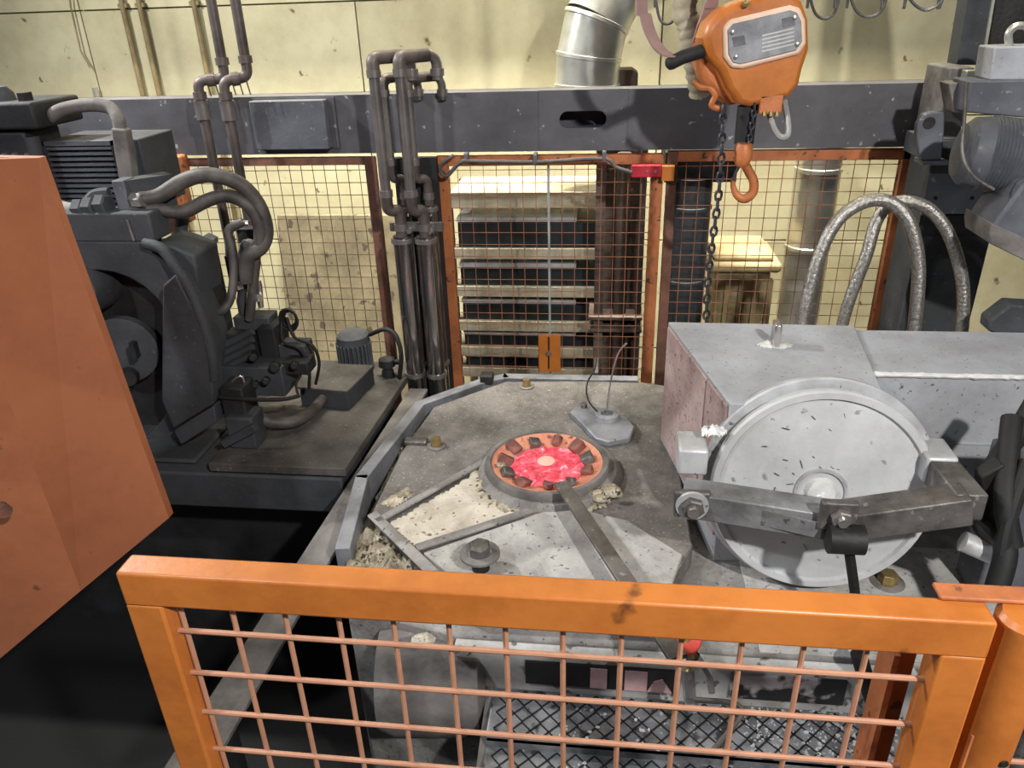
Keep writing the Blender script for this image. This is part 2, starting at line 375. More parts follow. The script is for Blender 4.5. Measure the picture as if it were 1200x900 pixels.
def column():
    Y = 4.0; xl, xr = A(697, 300, Y).x, A(754, 300, Y).x
    t = thing('steel_column', 'brown steel column standing behind the mesh door', 'column', ((xl+xr)/2, Y, 0))
    MB().box(xl, xl+.05, Y, Y+.22, 0, 2.24).build('flange', 'column_brown', t)
    MB().box(xr-.03, xr, Y, Y+.22, 0, 2.24).build('flange', 'column_brown', t)
    MB().box(xl+.05, xr-.03, Y+.1, Y+.12, 0, 2.24).build('web', 'column_brown', t)
    MB().tube([(xl+.14, Y+.05, .0), (xl+.14, Y+.05, 2.2)], .035, 14).build('drain_pipe', 'column_brown', t)
    for py in (372, 386):
        z = A(720, py, Y).z
        MB().box(xl-.03, xr+.01, Y-.02, Y+.23, z-.012, z+.012).build('band', 'column_brown', t, bev=.006)
column()
def dark_drum():
    Y = 4.05; p, q = A(787, 215, Y), A(838, 215, Y); x = (p.x+q.x)/2; r = (q.x-p.x)/2; zt = A(810, 212, Y).z
    t = thing('extraction_duct', 'dark grey ribbed extraction duct behind the mesh fence beside the chain', 'duct', (x, Y+r, 0))
    MB().lathe((x, Y+r, 0), (0, 0, 1), [(0, r), (zt, r), (zt, 0)], 28).build('shell', 'charcoal', t)
    for z in (.6, 1.1, 1.5, 1.9): MB().lathe((x, Y+r, z), (0, 0, 1), [(-.012, r), (-.008, r+.008), (.008, r+.008), (.012, r)], 28).build('rib', 'charcoal', t)
    p = A(780, 178, Y+.05); q = A(850, 212, Y+.05)
    MB().box(p.x, q.x+.05, Y+.02, Y+.4, q.z, p.z).build('cap_box', 'charcoal_dark', t)
dark_drum()
def bin_():
    Y = 4.35; xl, xr = A(838, 330, Y).x, A(902, 330, Y).x; zt = A(870, 318, Y).z
    t = thing('waste_bin', 'beige bin with a thick lid behind the mesh fence', 'bin', ((xl+xr)/2, Y, 0))
    MB().hexa([(xl+.05, Y+.03, 0), (xr-.05, Y+.03, 0), (xr-.05, Y+.35, 0), (xl+.05, Y+.35, 0), (xl, Y, zt), (xr, Y, zt), (xr, Y+.4, zt), (xl, Y+.4, zt)]).build('body', 'bin_beige', t, bev=.012)
    MB().box(xl-.05, xr+.05, Y-.04, Y+.44, zt, zt+.06).build('lid', 'bin_beige', t, bev=.02)
    MB().box(xl-.02, xr+.01, Y-.01, Y+.41, zt+.06, zt+.1).build('lid_crown', 'bin_beige', t, bev=.02)
    for d in (.02, .12, .22, .32): MB().box(xl+.04+d*.8, xl+.07+d*.8, Y-.012, Y+.03, .05, zt-.05).build('rib', 'bin_beige', t)
bin_()
def spiral_duct():
    Y = 4.5; a, b = A(960, 190, Y), A(950, 380, Y); x = (a.x+b.x)/2-.01; r = .125
    t = thing('ventilation_duct', 'shiny vertical ventilation duct behind the right mesh fence', 'duct', (x, Y+r, 0))
    MB().lathe((x, Y+r, 0), (0, 0, 1), [(0, r), (2.27, r)], 32).build('shell', 'galvanised', t)
    for z in (.55, 1.05, 1.55, 2.0, 2.2): MB().lathe((x, Y+r, z), (0, 0, 1), [(-.015, r), (-.01, r+.007), (.01, r+.007), (.015, r)], 32).build('seam', 'galvanised', t)
spiral_duct()
def elbow_duct():
    Y = 4.35; c0 = A(690, 104, Y); r = .165
    t = thing('duct_elbow', 'large shiny galvanised duct elbow rising behind the beam', 'duct', (c0.x, Y, c0.z))
    P = [A(686, 160, Y), A(688, 100, Y), A(690, 66, Y), A(699, 25, Y), A(722, -20, Y+.05), A(760, -60, Y+.1), A(830, -95, Y+.15)]
    for i in range(len(P)-1):
        MB().tube([P[i], P[i+1]+(P[i+1]-P[i]).normalized()*.02], r+.001*(i % 2), 36, caps=False).build('segment', 'galvanised', t)
        if 0 < i < 6:
            d = (P[i+1]-P[i-1]).normalized()
            MB().lathe(P[i], d, [(-.012, r), (-.008, r+.008), (.008, r+.008), (.012, r)], 36).build('seam', 'galvanised', t)
    p = A(722, 84, 4.3); q = A(748, 103, 4.3)
    tag(MB().prism([(p.x, 4.4, q.z-.05), (q.x, 4.4, q.z-.05), (q.x, 4.4, p.z-.02), (q.x-.03, 4.4, p.z), (p.x, 4.4, p.z)], (0, .2, 0)).build('actuator_box', 'column_brown'), 'small brown box beside the foot of the duct elbow', 'box')
elbow_duct()
# board leaning on the wall behind the left fence
p, q = A(318, 257, 5.0), A(452, 300, 5.0)
tag(MB().hexa([(p.x, 4.8, 0), (q.x+.2, 4.8, 0), (q.x+.2, 4.84, 0), (p.x, 4.84, 0), (p.x, 5.1, p.z), (q.x+.2, 5.1, p.z), (q.x+.2, 5.14, p.z), (p.x, 5.14, p.z)]).build('leaning_board', 'board_brown'), 'stained brown board leaning on the wall behind the left fence', 'board')
# conduits on the wall
for i, (a, b, lab) in enumerate([((135, -40), (163, 118), 'thin brown conduit on the wall, leftmost of the close pair'), ((155, -40), (183, 118), 'thin brown conduit on the wall, right one of the close pair'), ((221, -40), (240, 100), 'thin brown wall conduit just left of the dark pipes')]):
    xa = (A(*a, 5.15).x+A(*b, 5.15).x)/2
    t = thing('wall_conduit', lab, 'pipe', (xa, 5.17, 1)); 
    MB().tube([(xa, 5.17, .6), (xa, 5.17, 4.6)], .017, 10).build('pipe', 'conduit', t)
    for z in (2.96, 3.9): MB().box(xa-.03, xa+.03, 5.165, 5.2, z-.012, z+.012).build('saddle', 'conduit', t)
xa = A(105, 105, 5.1).x
t = thing('cable_stub', 'short bare metal stub with a thin cable left of the wall conduits', 'pipe', (xa, 5.15, 2.5))
MB().tube([(xa, 5.16, 2.2), (xa, 5.16, A(105, 103, 5.15).z)], .018, 10).build('pipe', 'galvanised', t)
MB().tube([(xa, 5.17, 2.6), (A(95, 60, 5.17)), A(83, 8, 5.17), A(80, -20, 5.17)], .005, 6).build('cable', 'conduit', t)

# ================================================================== PIPES IN FRONT OF THE BEAM
def pipe(t, pts, r, m='pipe_steel', joint=.0, n=14, name='pipe'):
    MB().tube(pts, r, n, sm=0).build(name, m, t)
def bend(P, rad=.05, k=6):
    out = [Vector(P[0])]
    for i in range(1, len(P)-1):
        a, b, c = Vector(P[i-1]), Vector(P[i]), Vector(P[i+1]); u = (a-b).normalized(); v = (c-b).normalized()
        rr = min(rad, (a-b).length*.49, (c-b).length*.49); s, e = b+u*rr, b+v*rr
        for j in range(k+1):
            t = j/k; out.append(s*(1-t)**2+b*2*t*(1-t)+e*t*t)
    return out+[Vector(P[-1])]
def collar(t, p, ax, r, h=.03, m='pipe_steel'):
    MB().lathe(Vector(p)-Vector(ax).normalized()*h/2, ax, [(0, 0), (0, r), (h, r), (h, 0)], 14).build('collar', m, t)
def bundle():
    specs = [  # top px, low px, depth, radius, lower tube radius, label
        ((437, 68), (452, 232), (461, 246), 3.36, .0235, .044, 'front left pipe of the steel pipe bundle crossing the beam'),
        ((467, 67), (482, 232), (489, 246), 3.36, .0235, .044, 'front right pipe of the steel pipe bundle crossing the beam'),
        ((447, 92), (460, 195), (466, 206), 3.50, .019, .034, 'rear left pipe of the steel pipe bundle, lower bend'),
        ((474, 92), (489, 195), (494, 212), 3.50, .019, .034, 'rear right pipe of the steel pipe bundle, lower bend')]
    for (a, b, c, Y, r, rl, lab) in specs:
        a, b, c = A(*a, Y), A(*b, Y), A(*c, Y); x = (a.x+b.x)/2; xl = c.x+.02
        t = thing('hydraulic_pipe', lab, 'pipe', (xl, Y, 0), 'vertical hydraulic pipe bundle')
        MB().tube(bend([(x, Y, b.z-.03), (x, Y, a.z), (x+.13, Y+.13 if Y < 3.45 else Y+.1, a.z), (x+.13, Y+.13 if Y < 3.45 else Y+.1, a.z-.1)], .05), r, 14).build('pipe', 'pipe_steel', t)
        y2 = Y+.03
        MB().tube(bend([(x, Y, b.z+.02), (x, Y, b.z-.06), (xl, y2, b.z-.06), (xl, y2, b.z-.2)], .04), r*1.12, 14).build('elbow', 'pipe_brown', t)
        MB().tube(bend([(x, Y, a.z-.05), (x, Y, a.z), (x+.1, Y+.1 if Y < 3.45 else Y+.08, a.z)], .05), r*1.15, 14).build('elbow', 'pipe_brown', t)
        for z in (a.z-.06, b.z+.02): collar(t, (x, Y, z), (0, 0, 1), r*1.3)
        collar(t, (x+.13, Y+.13 if Y < 3.45 else Y+.1, a.z-.07), (0, 0, 1), r*1.3)
        collar(t, (xl, y2, b.z-.14), (0, 0, 1), r*1.35)
        MB().tube([(xl, y2, b.z-.18), (xl, y2, 0)], rl, 20).build('lower_tube', 'tube_polished', t)
        for z in (b.z-.2, 1.25): collar(t, (xl, y2, z), (0, 0, 1), rl*1.2, .02)
    p = A(470, 268, 3.4); q = A(510, 268, 3.4)
    k = thing('pipe_clamp', 'steel clamp bar tying the vertical pipe bundle together', 'clamp', ((p.x+q.x)/2, 3.42, p.z))
    MB().box(p.x-.06, q.x+.03, 3.425, 3.45, p.z-.02, p.z+.02).build('bar', 'pipe_steel', k)
    for px in (482, 506): hexnut(MB(), A(px, 268, 3.425), (0, -1, 0), .014, .05).build('bolt', 'tube_chrome', k)
    # dark backing channel behind the bundle
    a, b = A(462, 182, 3.60), A(512, 182, 3.60)
    tag(MB().box(a.x, b.x, 3.57, 3.61, 0, 2.27).build('cable_channel', 'charcoal_dark'), 'dark upright channel behind the vertical pipe bundle', 'channel')
bundle()
def brown_pipes():
    for (tp, el, cr, lo, end, Y, lab) in [((256, 40), (264, 92), (236, 94), (236, 110), (275, 300), 3.46, 'dark brown pipe with crossover elbows, left of two over the beam'),
                                     ((286, 40), (291, 90), (266, 94), (266, 110), (293, 290), 3.40, 'dark brown pipe with crossover elbows, right of two over the beam')]:
        e = A(*el, Y); c = A(*cr, Y); z0 = A(*end, Y).z
        t = thing('oil_pipe', lab, 'pipe', (c.x, Y, z0), 'brown pipes over the beam')
        MB().tube(bend([(e.x, Y, 3.6), (e.x, Y, e.z), (c.x, Y-.04, c.z), (c.x, Y-.04, z0)], .035), .022, 14).build('pipe', 'pipe_brown', t)
        collar(t, (e.x, Y, e.z+.07), (0, 0, 1), .029, .03, 'pipe_brown'); collar(t, (c.x, Y-.04, c.z-.06), (0, 0, 1), .029, .03, 'pipe_brown')
        collar(t, ((e.x+c.x)/2, Y-.02, (e.z+c.z)/2), (e.x-c.x, .04, e.z-c.z), .028, .03, 'pipe_brown')
        MB().tube([(c.x, Y-.04, c.z-.08), (c.x, Y-.04, c.z-.16)], .033, 14).build('sleeve', 'pipe_steel', t)
        for k in range(3): MB().tube([((e.x*(1-k/3)+c.x*k/3), Y-.03, e.z), ((e.x*(1-k/3)+c.x*k/3)+.01, Y-.03, e.z-.07)], .003, 5).build('drip', 'pipe_brown', t)
brown_pipes()

# ================================================================== HOIST
def hoist():
    Y = 2.95
    base = A(885, 60, Y)
    t = thing('chain_hoist', 'orange electric chain hoist with a metal nameplate above the beam', 'hoist', base)
    out = [(826, 45), (832, 28), (848, 12), (868, 2), (905, -8), (930, -8), (942, 2), (949, 22), (950, 58), (942, 82), (938, 100), (926, 114), (880, 126), (866, 122), (854, 104), (846, 84), (832, 68)]
    MB().prism([A(x, y, Y) for x, y in out], V(-.03, .11, .0)).build('body', 'orange_paint', t, bev=.02)
    # front cover rim + plate
    rim = [(847, 33), (855, 23), (926, 6), (938, 9), (944, 23), (945, 51), (937, 64), (870, 81), (857, 80), (848, 67)]
    MB().prism([A(x, y, Y-.014) for x, y in rim], V(0, .02, 0)).build('cover_rim', 'rim_highlight', t, bev=.012)  # pale colour paints the gloss highlight along the orange cover's rim
    pl = [(853, 35), (859, 28), (926, 12), (934, 15), (939, 25), (940, 49), (933, 59), (868, 75), (859, 73), (854, 63)]
    np_ = MB().prism([A(x, y, Y-.02) for x, y in pl], V(0, .01, 0)).build('nameplate', 'label_grey', t, bev=.002)
    for (x, y) in ((858, 38), (931, 21), (934, 52), (862, 67)):
        MB().lathe(A(x, y, Y-.02), (0, -1, 0), [(0, .008), (.004, .007), (.005, 0)], 10).build('rivet', 'tube_chrome', np_)
    for (pts) in [[(858, 44), (872, 41), (874, 52), (860, 55)], [(916, 22), (930, 19), (932, 29), (918, 32)]]:
        MB().prism([A(x, y, Y-.0215) for x, y in pts], V(0, .002, 0)).build('plate_print', 'label_dark', np_)
    for k in range(5):
        y = 43+k*4.6; MB().prism([A(x, yy, Y-.0215) for x, yy in ((893, y-2), (931, y-11), (931, y-9), (893, y))], V(0, .002, 0)).build('plate_print', 'white_paint', np_)
    # round gear side
    c = A(838, 84, Y+.08)
    MB().prism([A(x, y, Y+.06) for x, y in [(820, 48), (832, 32), (850, 20), (870, 40), (872, 118), (856, 126), (842, 112), (826, 96), (819, 74)]], V(-.02, .12, 0)).build('gear_housing', 'hook_orange', t, bev=.018)
    MB().tube([A(813, 96, Y+.03), A(822, 103, Y+.01), A(832, 104, Y), A(838, 112, Y), A(834, 124, Y+.01), A(848, 128, Y+.02)], .011, 8, sm=5).build('chain_guide', 'hook_orange', t)
    MB().tube([A(786, 74, Y+.02), A(800, 67, Y+.02), A(822, 60, Y+.05)], .024, 14).build('motor_stub', 'rubber', t)
    MB().lathe(A(786, 74, Y+.02), A(786, 74, Y+.02)-A(800, 67, Y+.02), [(-.001, .024), (.012, .02), (.018, .01), (.02, 0)], 14).build('motor_cap', 'rubber', t)
    MB().lathe(A(874, 4, Y-.01), (0, -1, 0), [(0, .012), (.01, .01), (.014, 0)], 12).build('fill_plug', 'brass', t)
    MB().box(base.x-.02, base.x+.05, Y+.02, Y+.08, base.z+.18, 4.4).build('suspension_bar', 'hook_orange', t)
    p, q = A(890, 122, Y), A(916, 134, Y)
    cb = MB().box(p.x, q.x, Y, Y+.06, q.z, p.z+.03).build('terminal_cover', 'rust_orange', t, bev=.006)
    for px in (896, 904, 911): MB().lathe(A(px, 131, Y+.0), (0, -.3, -1), [(0, .009), (.016, .008), (.016, 0)], 8).build('gland', 'brass', cb)
    MB().tube([A(902, 132, Y+.02), A(906, 148, Y+.01), A(914, 160, Y+.01), A(923, 158, Y+.01), A(923, 140, Y+.03), A(919, 118, Y+.06)], .011, 8, sm=6).build('cable_loop', 'hose_clear', t)
    # load chain and hook
    hk = thing('hoist_hook', 'orange lifting hook on a short load chain under the hoist', 'hook', A(872, 236, Y))
    ch_top, ch_bot = A(878, 122, Y+.05), A(874, 168, Y+.03)
    MB().lathe(A(876, 124, Y+.05), (0, 0, -1), [(0, .035), (.13, .035), (.135, .03)], 14).build('chain_bucket', 'rubber', hk)
    for k in range(9):
        z = ch_top.z-.005-k*.021; link(V(ch_top.x-.001*k+.012, ch_top.y-.045, z), hk, k, .013, .0042, 'chain_iron')
    b0 = A(872, 168, Y); b1 = A(872, 190, Y)
    MB().lathe(b0, (0, 0, -1), [(0, 0), (0, .026), (.01, .032), (.05, .034), (.075, .026), (.085, .015), (.085, 0)], 16).build('hook_block', 'hook_orange', hk)
    P = [A(872, 190, Y), A(877, 200, Y), A(883, 212, Y), A(882, 226, Y), A(872, 233, Y), A(863, 228, Y), A(859, 217, Y), A(860, 208, Y)]
    MB().tube(P, lambda u: (.017 if u < .55 else .017-.010*(u-.55)/.45), 12, sm=6).build('hook', 'hook_orange', hk)
    MB().tube([A(868, 192, Y-.01), A(862, 202, Y-.01), A(860, 211, Y-.01)], .006, 8).build('safety_latch', 'chain_iron', hk)
    # hand chain
    hc = thing('hand_chain', 'long dark steel chain hanging down past the mesh fence', 'chain', A(828, 380, Y))
    a = A(849, 128, Y); zb = 1.5; k = 0; z = a.z
    while z > zb:
        link(V(a.x+.006*math.sin(z*9), Y, z), hc, k, .022, .0052, 'chain_iron'); z -= .034; k += 1
def link(c, parent, k, h, r, m):
    P = []
    for j in range(9):
        a = 2*PI*j/8; x, z = .55*h*math.cos(a), h*math.sin(a); P.append(c+(V(x, x*.25, z) if k % 2 else V(x*.25, x, z)))
    MB().tube(P, r, 5, caps=False).build('link', m, parent)
hoist()
def flat_strap(pts, wdt, name, label):
    P = smooth([Vector(p) for p in pts], 6); mb = MB(); th = .003; n = len(P)
    for i, p in enumerate(P):
        d = (P[min(i+1, n-1)]-P[max(i-1, 0)]).normalized(); nn = d.cross(V(.55, .83, 0)).normalized(); sd = V(.75, .66, 0)*wdt/2
        mb.v += [p-sd-nn*th, p+sd-nn*th, p+sd+nn*th, p-sd+nn*th]
    for i in range(n-1):
        for k in range(4): mb.f.append((i*4+k, i*4+(k+1) % 4, i*4+4+(k+1) % 4, i*4+4+k))
    mb.f += [(3, 2, 1, 0), tuple(range(n*4-4, n*4))]
    tag(mb.build(name, 'strap'), label, 'cable')
flat_strap([A(752, -40, 2.95)+V(0, 0, 1.2), A(752, -40, 2.95), A(757, 20, 2.95), A(768, 50, 2.95), A(782, 64, 2.96), A(800, 66, 2.97)], .05, 'flat_cable', 'pinkish flat cable drooping left of the orange hoist')
flat_strap([A(838, -40, 3.1)+V(0, 0, 1.2), A(838, -40, 3.1), A(832, 5, 3.1), A(824, 30, 3.1), A(818, 50, 3.1)], .06, 'flat_cable', 'pinkish flat cable running up behind the hoist body')
def flexhose(pts, r, name, label, m, pitch=.016, cat='hose', amp=.1, n=14, group=None):
    P = smooth([Vector(p) for p in pts], 24); mb = MB(); L = 0; out = [P[0]]
    for i in range(1, len(P)):
        if (P[i]-out[-1]).length > pitch/3: out.append(P[i])
    m_ = len(out); k = [0]
    mb.tube(out, lambda u: r*(1+amp*(1 if int(round(u*(m_-1))) % 3 == 0 else -.4)), n)
    return tag(mb.build(name, m, ang=80), label, cat, group)
flexhose([A(803, -40, 3.25)+V(0, 0, 1.2), A(803, -40, 3.25), A(808, 30, 3.25), A(815, 70, 3.25), A(822, 110, 3.3)], .045, 'suction_hose', 'beige ribbed flexible hose hanging behind the hoist', 'flex_beige', .03)
for i, (x0, x1, yb) in enumerate([(768, 795, 28), (949, 984, 22), (996, 1040, 20), (1064, 1107, 12)]):
    xm = (x0+x1)/2; Y = 3.3
    tag(MB().tube([A(x0+2, -30, Y)+V(0, 0, 1.3), A(x0+2, -30, Y), A(x0, -8, Y), A(x0+(xm-x0)*.35, yb-7, Y), A(xm, yb, Y), A(x1-(x1-xm)*.35, yb-7, Y), A(x1, -8, Y), A(x1-2, -30, Y), A(x1-2, -30, Y)+V(0, 0, 1.3)], .0055, 8, sm=6).build('festoon_cable', 'iron'),
        ['thin cable loop hanging left of the hoist', 'thin cable loop just right of the hoist', 'thin cable loop in the middle, second right of the hoist', 'thin shallow cable loop nearest the right column'][i], 'cable', 'cable loops at the top')

# ================================================================== FURNACE
ZT = 1.30; ZL = 1.22
def furnace():
    t = thing('furnace', 'grey dusty furnace with a round glowing filling opening', 'furnace', (-.1, 2.4, 0))
    # lower casing
    outl = [(-.87, 2.0), (-.82, 2.9), (-.62, 3.26), (.45, 3.30), (1.7, 3.30), (1.7, 1.68), (-.42, 1.68), (-.78, 1.76)]
    MB().prism([V(x, y, .12) for x, y in outl], (0, 0, ZL-.12)).build('casing', 'furnace_mid', t, bev=.01)
    # top plate
    top = [Z(436, 600, ZT), Z(470, 530, ZT), Z(508, 477, ZT), Z(592, 447, ZT), Z(740, 446, ZT), V(.28, 3.22, ZT), V(.30, 2.05, ZT), V(.16, 1.74, ZT), V(-.40, 1.73, ZT), Z(506, 668, ZT)]
    MB().prism([V(p.x, p.y, ZL-.005) for p in top], (0, 0, ZT-ZL+.005)).build('top_plate', 'furnace_plate', t, bev=.006)
    # upright rim band along the rear left
    rim = [Z(*p, ZT+.012) for p in ((402, 640), (424, 558), (492, 472), (562, 447), (592, 440), (745, 443))]
    for i in range(len(rim)-1):
        a, b = rim[i].copy(), rim[i+1].copy(); a.z = b.z = ZT-.048
        d = (b-a).normalized()*.012
        MB().bar(a-d, b+d, .05, .12).build('rim_plate', 'steel_rim', t, bev=.003)
    # skirt plate at the rear
    # raised front plate and ridges
    zp = ZT+.012
    poly = [Z(452, 612, zp), Z(575, 540, zp), Z(640, 575, zp), Z(660, 588, zp), Z(490, 640, zp)]
    rough_patch('powder_layer', 'powder', poly, ZT, .009, t, 40, 3, 9)
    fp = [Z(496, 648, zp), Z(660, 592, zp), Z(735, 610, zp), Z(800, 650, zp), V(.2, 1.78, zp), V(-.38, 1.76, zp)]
    MB().prism([V(p.x, p.y, ZT-.002) for p in fp], (0, 0, .016)).build('front_plate', 'furnace_pale', t, bev=.004)  # pale tone mixes dust with painted light on the front triangle
    for a, b, wd in (((440, 612), (572, 538), .03), ((488, 642), (655, 588), .035), ((436, 602), (508, 672), .04)):
        MB().bar(Z(*a, zp), Z(*b, zp), wd, .010).build('ridge', 'furnace_mid', t, bev=.004)
    rough_patch('crust_deposit', 'crust', [Z(404, 652, ZL), Z(436, 606, ZL), Z(478, 500, ZL), Z(500, 480, ZL), Z(505, 486, ZL), Z(452, 580, ZL), Z(440, 606, ZL), Z(504, 664, ZL), Z(500, 690, ZL), Z(398, 690, ZL)], ZL, .05, t, 60, 1, 22)
    rough_patch('crust_deposit', 'crust', [Z(445, 590, ZT), Z(478, 570, ZT), Z(486, 580, ZT), Z(462, 598, ZT)], ZT, .012, t, 16, 2, 22)
    # collar pad + ring
    c = Z(641, 541, ZT+.05); c.z = 0; zr = ZT
    rough_patch('ash_ring', 'crust', [V(c.x+.29*math.cos(a), c.y-.03+.27*math.sin(a), 0) for a in [PI*.93+i*PI*1.1/16 for i in range(17)]], ZT, .018, t, 36, 7, 30)
    MB().lathe((c.x+.01, c.y, zr), (0, 0, 1), [(0, .275), (.012, .27), (.03, .25), (.03, .15)], 48).build('collar_pad', 'furnace_mid', t)
    MB().lathe((c.x, c.y, zr), (0, 0, 1), [(.0, .236), (.03, .234), (.054, .232), (.06, .228), (.06, .212), (.052, .208), (.01, .20)], 64).build('opening_ring', 'dust_grey', t)
    MB().lathe((c.x, c.y, zr), (0, 0, 1), [(.054, .211), (.05, .2), (.036, .16), (.022, .13), (.018, .12)], 64).build('glowing_liner', 'ember_ring', t)
    mb = MB(); n = 40                                     # melt surface, wavy
    mb.v.append(V(c.x, c.y, zr+.03))
    for rr in (.03, .06, .09, .115, .14):
        for k in range(n):
            a = 2*PI*k/n; mb.v.append(V(c.x+rr*math.cos(a), c.y+rr*math.sin(a), zr+.03+.016*noise.noise((math.cos(a)*rr*30, math.sin(a)*rr*30, 2))))
    for k in range(n): mb.f.append((0, 1+k, 1+(k+1) % n))
    for i in range(4):
        for k in range(n): mb.f.append((1+i*n+k, 1+(i+1)*n+k, 1+(i+1)*n+(k+1) % n, 1+i*n+(k+1) % n))
    mlt = mb.build('melt_surface', 'melt', t, label='bright pink red glowing molten metal')
    MB().lathe((c.x-.005, c.y+.03, zr+.034), (0, 0, 1), [(0, .034), (.004, .03), (.006, 0)], 20).build('bright_spot', 'melt_core', mlt)
    for k in range(11):
        a = 2*PI*k/11+.25; rr = .158+.014*random.random(); p = V(c.x+rr*math.cos(a), c.y+rr*math.sin(a), zr+.05)
        d = V(math.cos(a), math.sin(a), .5).normalized(); s = .017+.006*random.random()
        eb = MB().bar(p-d*(.02+.012*random.random()), p+d*(.014+.012*random.random()), s*(1.5+.8*random.random()), s*(1.2+.6*random.random()), up=(random.uniform(-.4, .4), random.uniform(-.4, .4), 1))
        for v in eb.v: v += V(random.uniform(-.005, .005), random.uniform(-.005, .005), random.uniform(-.004, .004))
        eb.build('ember_brick', 'ember_block' if k % 3 else 'iron', t, bev=.005)
    # bolts
    def bolt(px, py, z, r, m='brass', washer=True, h=.04, hgt=0):
        b = Z(px, py, z+h*.6+hgt); b.z = z
        o = hexnut(MB(), b+V(0, 0, hgt), (0, 0, 1), r, h).build('bolt', m, t)
        if washer: MB().lathe(b+V(0, 0, hgt), (0, 0, 1), [(-.002, r*1.75), (.006, r*1.75), (.007, r)], 20).build('washer', 'dust_grey', o)
        if hgt: MB().lathe(b, (0, 0, 1), [(0, r*.8), (hgt, r*.8)], 14).build('stud', 'iron_black', o)
        return o
    bolt(511, 517, ZT, .022); bolt(617, 448, ZT, .02); bolt(562, 642, ZT, .036, 'iron', True, .04, .07)
    bolt(790, 652, ZL, .024, 'iron'); bolt(1041, 676, ZL, .03); bolt(764, 455, ZL, .022, 'iron_black')
    b = Z(492, 519, ZT); MB().box(b.x-.06, b.x+.03, b.y-.022, b.y+.022, ZT, ZT+.016).build('clamp_lug', 'iron', t, bev=.004)
    b = Z(571, 448, ZT); MB().box(b.x-.03, b.x+.03, b.y-.03, b.y+.03, ZT, ZT+.045).build('clamp_lug', 'iron_black', t, bev=.006)
    # cover lug with hub at the rear right
    lug = [(668, 482), (676, 474), (700, 476), (735, 488), (744, 500), (738, 512), (712, 517), (698, 513), (682, 496)]
    lo = MB().prism([V(Z(x, y, ZT+.03).x, Z(x, y, ZT+.03).y, ZT) for x, y in lug], (0, 0, .03)).build('cover_lug', 'steel_rim', t, bev=.006)
    h = Z(711, 489, ZT+.03)
    MB().lathe(h, (0, 0, 1), [(0, .055), (.018, .05), (.02, .026), (.004, .024), (.004, 0)], 24).build('hub', 'steel_rim', lo)
    hexnut(MB(), Z(684, 477, ZT+.03), (0, 0, 1), .015, .018).build('nut', 'iron', lo)
    MB().box(.46, 1.7, 1.685, 2.2, ZL-.004, ZL+.004).build('base_plate', 'furnace_pale', t, bev=.002)
    # rear corner plates
    MB().box(.16, .42, 2.98, 3.25, ZL-.002, ZL+.03).build('corner_plate', 'furnace_pale', t, bev=.004)
    # front wall pieces
    a = A(560, 755, 1.66); b = A(800, 800, 1.66)
    MB().box(-.42, .98, 1.648, 1.682, 1.03, 1.205).build('front_panel', 'white_paint', t, bev=.004)
    sg = MB().box(A(615, 770, 1.64).x, A(795, 770, 1.64).x, 1.638, 1.65, 1.085, 1.17).build('warning_plate', 'black_sign', t)
    for x0, x1 in ((692, 712), (733, 760)):
        MB().box(A(x0, 775, 1.636).x, A(x1, 775, 1.636).x, 1.635, 1.64, 1.088, 1.165).build('plate_patch', 'sign_pink', sg)
    p = [V(A(x, 780, 1.636).x, 1.635, z) for x, z in ((760, 1.088), (790, 1.088), (778, 1.14), (768, 1.13))]
    MB().prism(p, (0, .005, 0)).build('plate_patch', 'sign_pink', sg)
    sg = MB().box(A(860, 770, 1.64).x, A(1000, 770, 1.64).x, 1.638, 1.65, 1.085, 1.175).build('warning_plate', 'peeling', t)
    # rounded belly at the left front with a cast boss
    MB().lathe((-.62, 1.72, 1.0), (1, .1, 0), [(-.05, .02), (-.05, .17), (.0, .19), (.26, .19), (.28, .16), (.28, 0)], 28).build('belly', 'dust_grey', t)
    b = A(497, 745, 1.56); rough_patch('slag_lump', 'powder', [V(b.x+.035*math.cos(a*PI/5), b.y+.03*math.sin(a*PI/5), 0) for a in range(10)], b.z-.015, .03, t, 14, 4, 40)
    return c
RC = furnace()
# thermocouple wire
tag(MB().tube([Z(711, 489, ZT+.03)+V(0, 0, -.02), A(712, 470, 2.87), A(717, 440, 2.85), A(724, 415, 2.83), A(734, 402, 2.82)], .0035, 6, sm=6).build('thermocouple_wire', 'tube_chrome'), 'thin bare wire rising out of the lug on the furnace top', 'wire')
tag(MB().tube([Z(706, 488, ZT+.03), Z(690, 470, ZT+.08), Z(688, 450, ZT+.08), A(697, 432, 3.2), A(699, 418, 3.3)], .004, 6, sm=6).build('sensor_cable', 'rubber'), 'thin dark cable curving back from the furnace lug', 'cable')
tag(MB().tube([Z(699, 436, 1.32), A(699, 420, Z(699, 436, 1.32).y)], .011, 8).build('threaded_stud', 'tube_chrome'), 'small threaded stud at the rear edge of the furnace', 'bolt')
# iron bar over the front
a = Z(657, 566, 1.40); b = Z(795, 772, 1.42)
tag(MB().bar(a, b, .05, .014).build('iron_bar', 'iron', bev=.002), 'flat iron bar leaning from the glowing ring over the furnace front', 'bar')
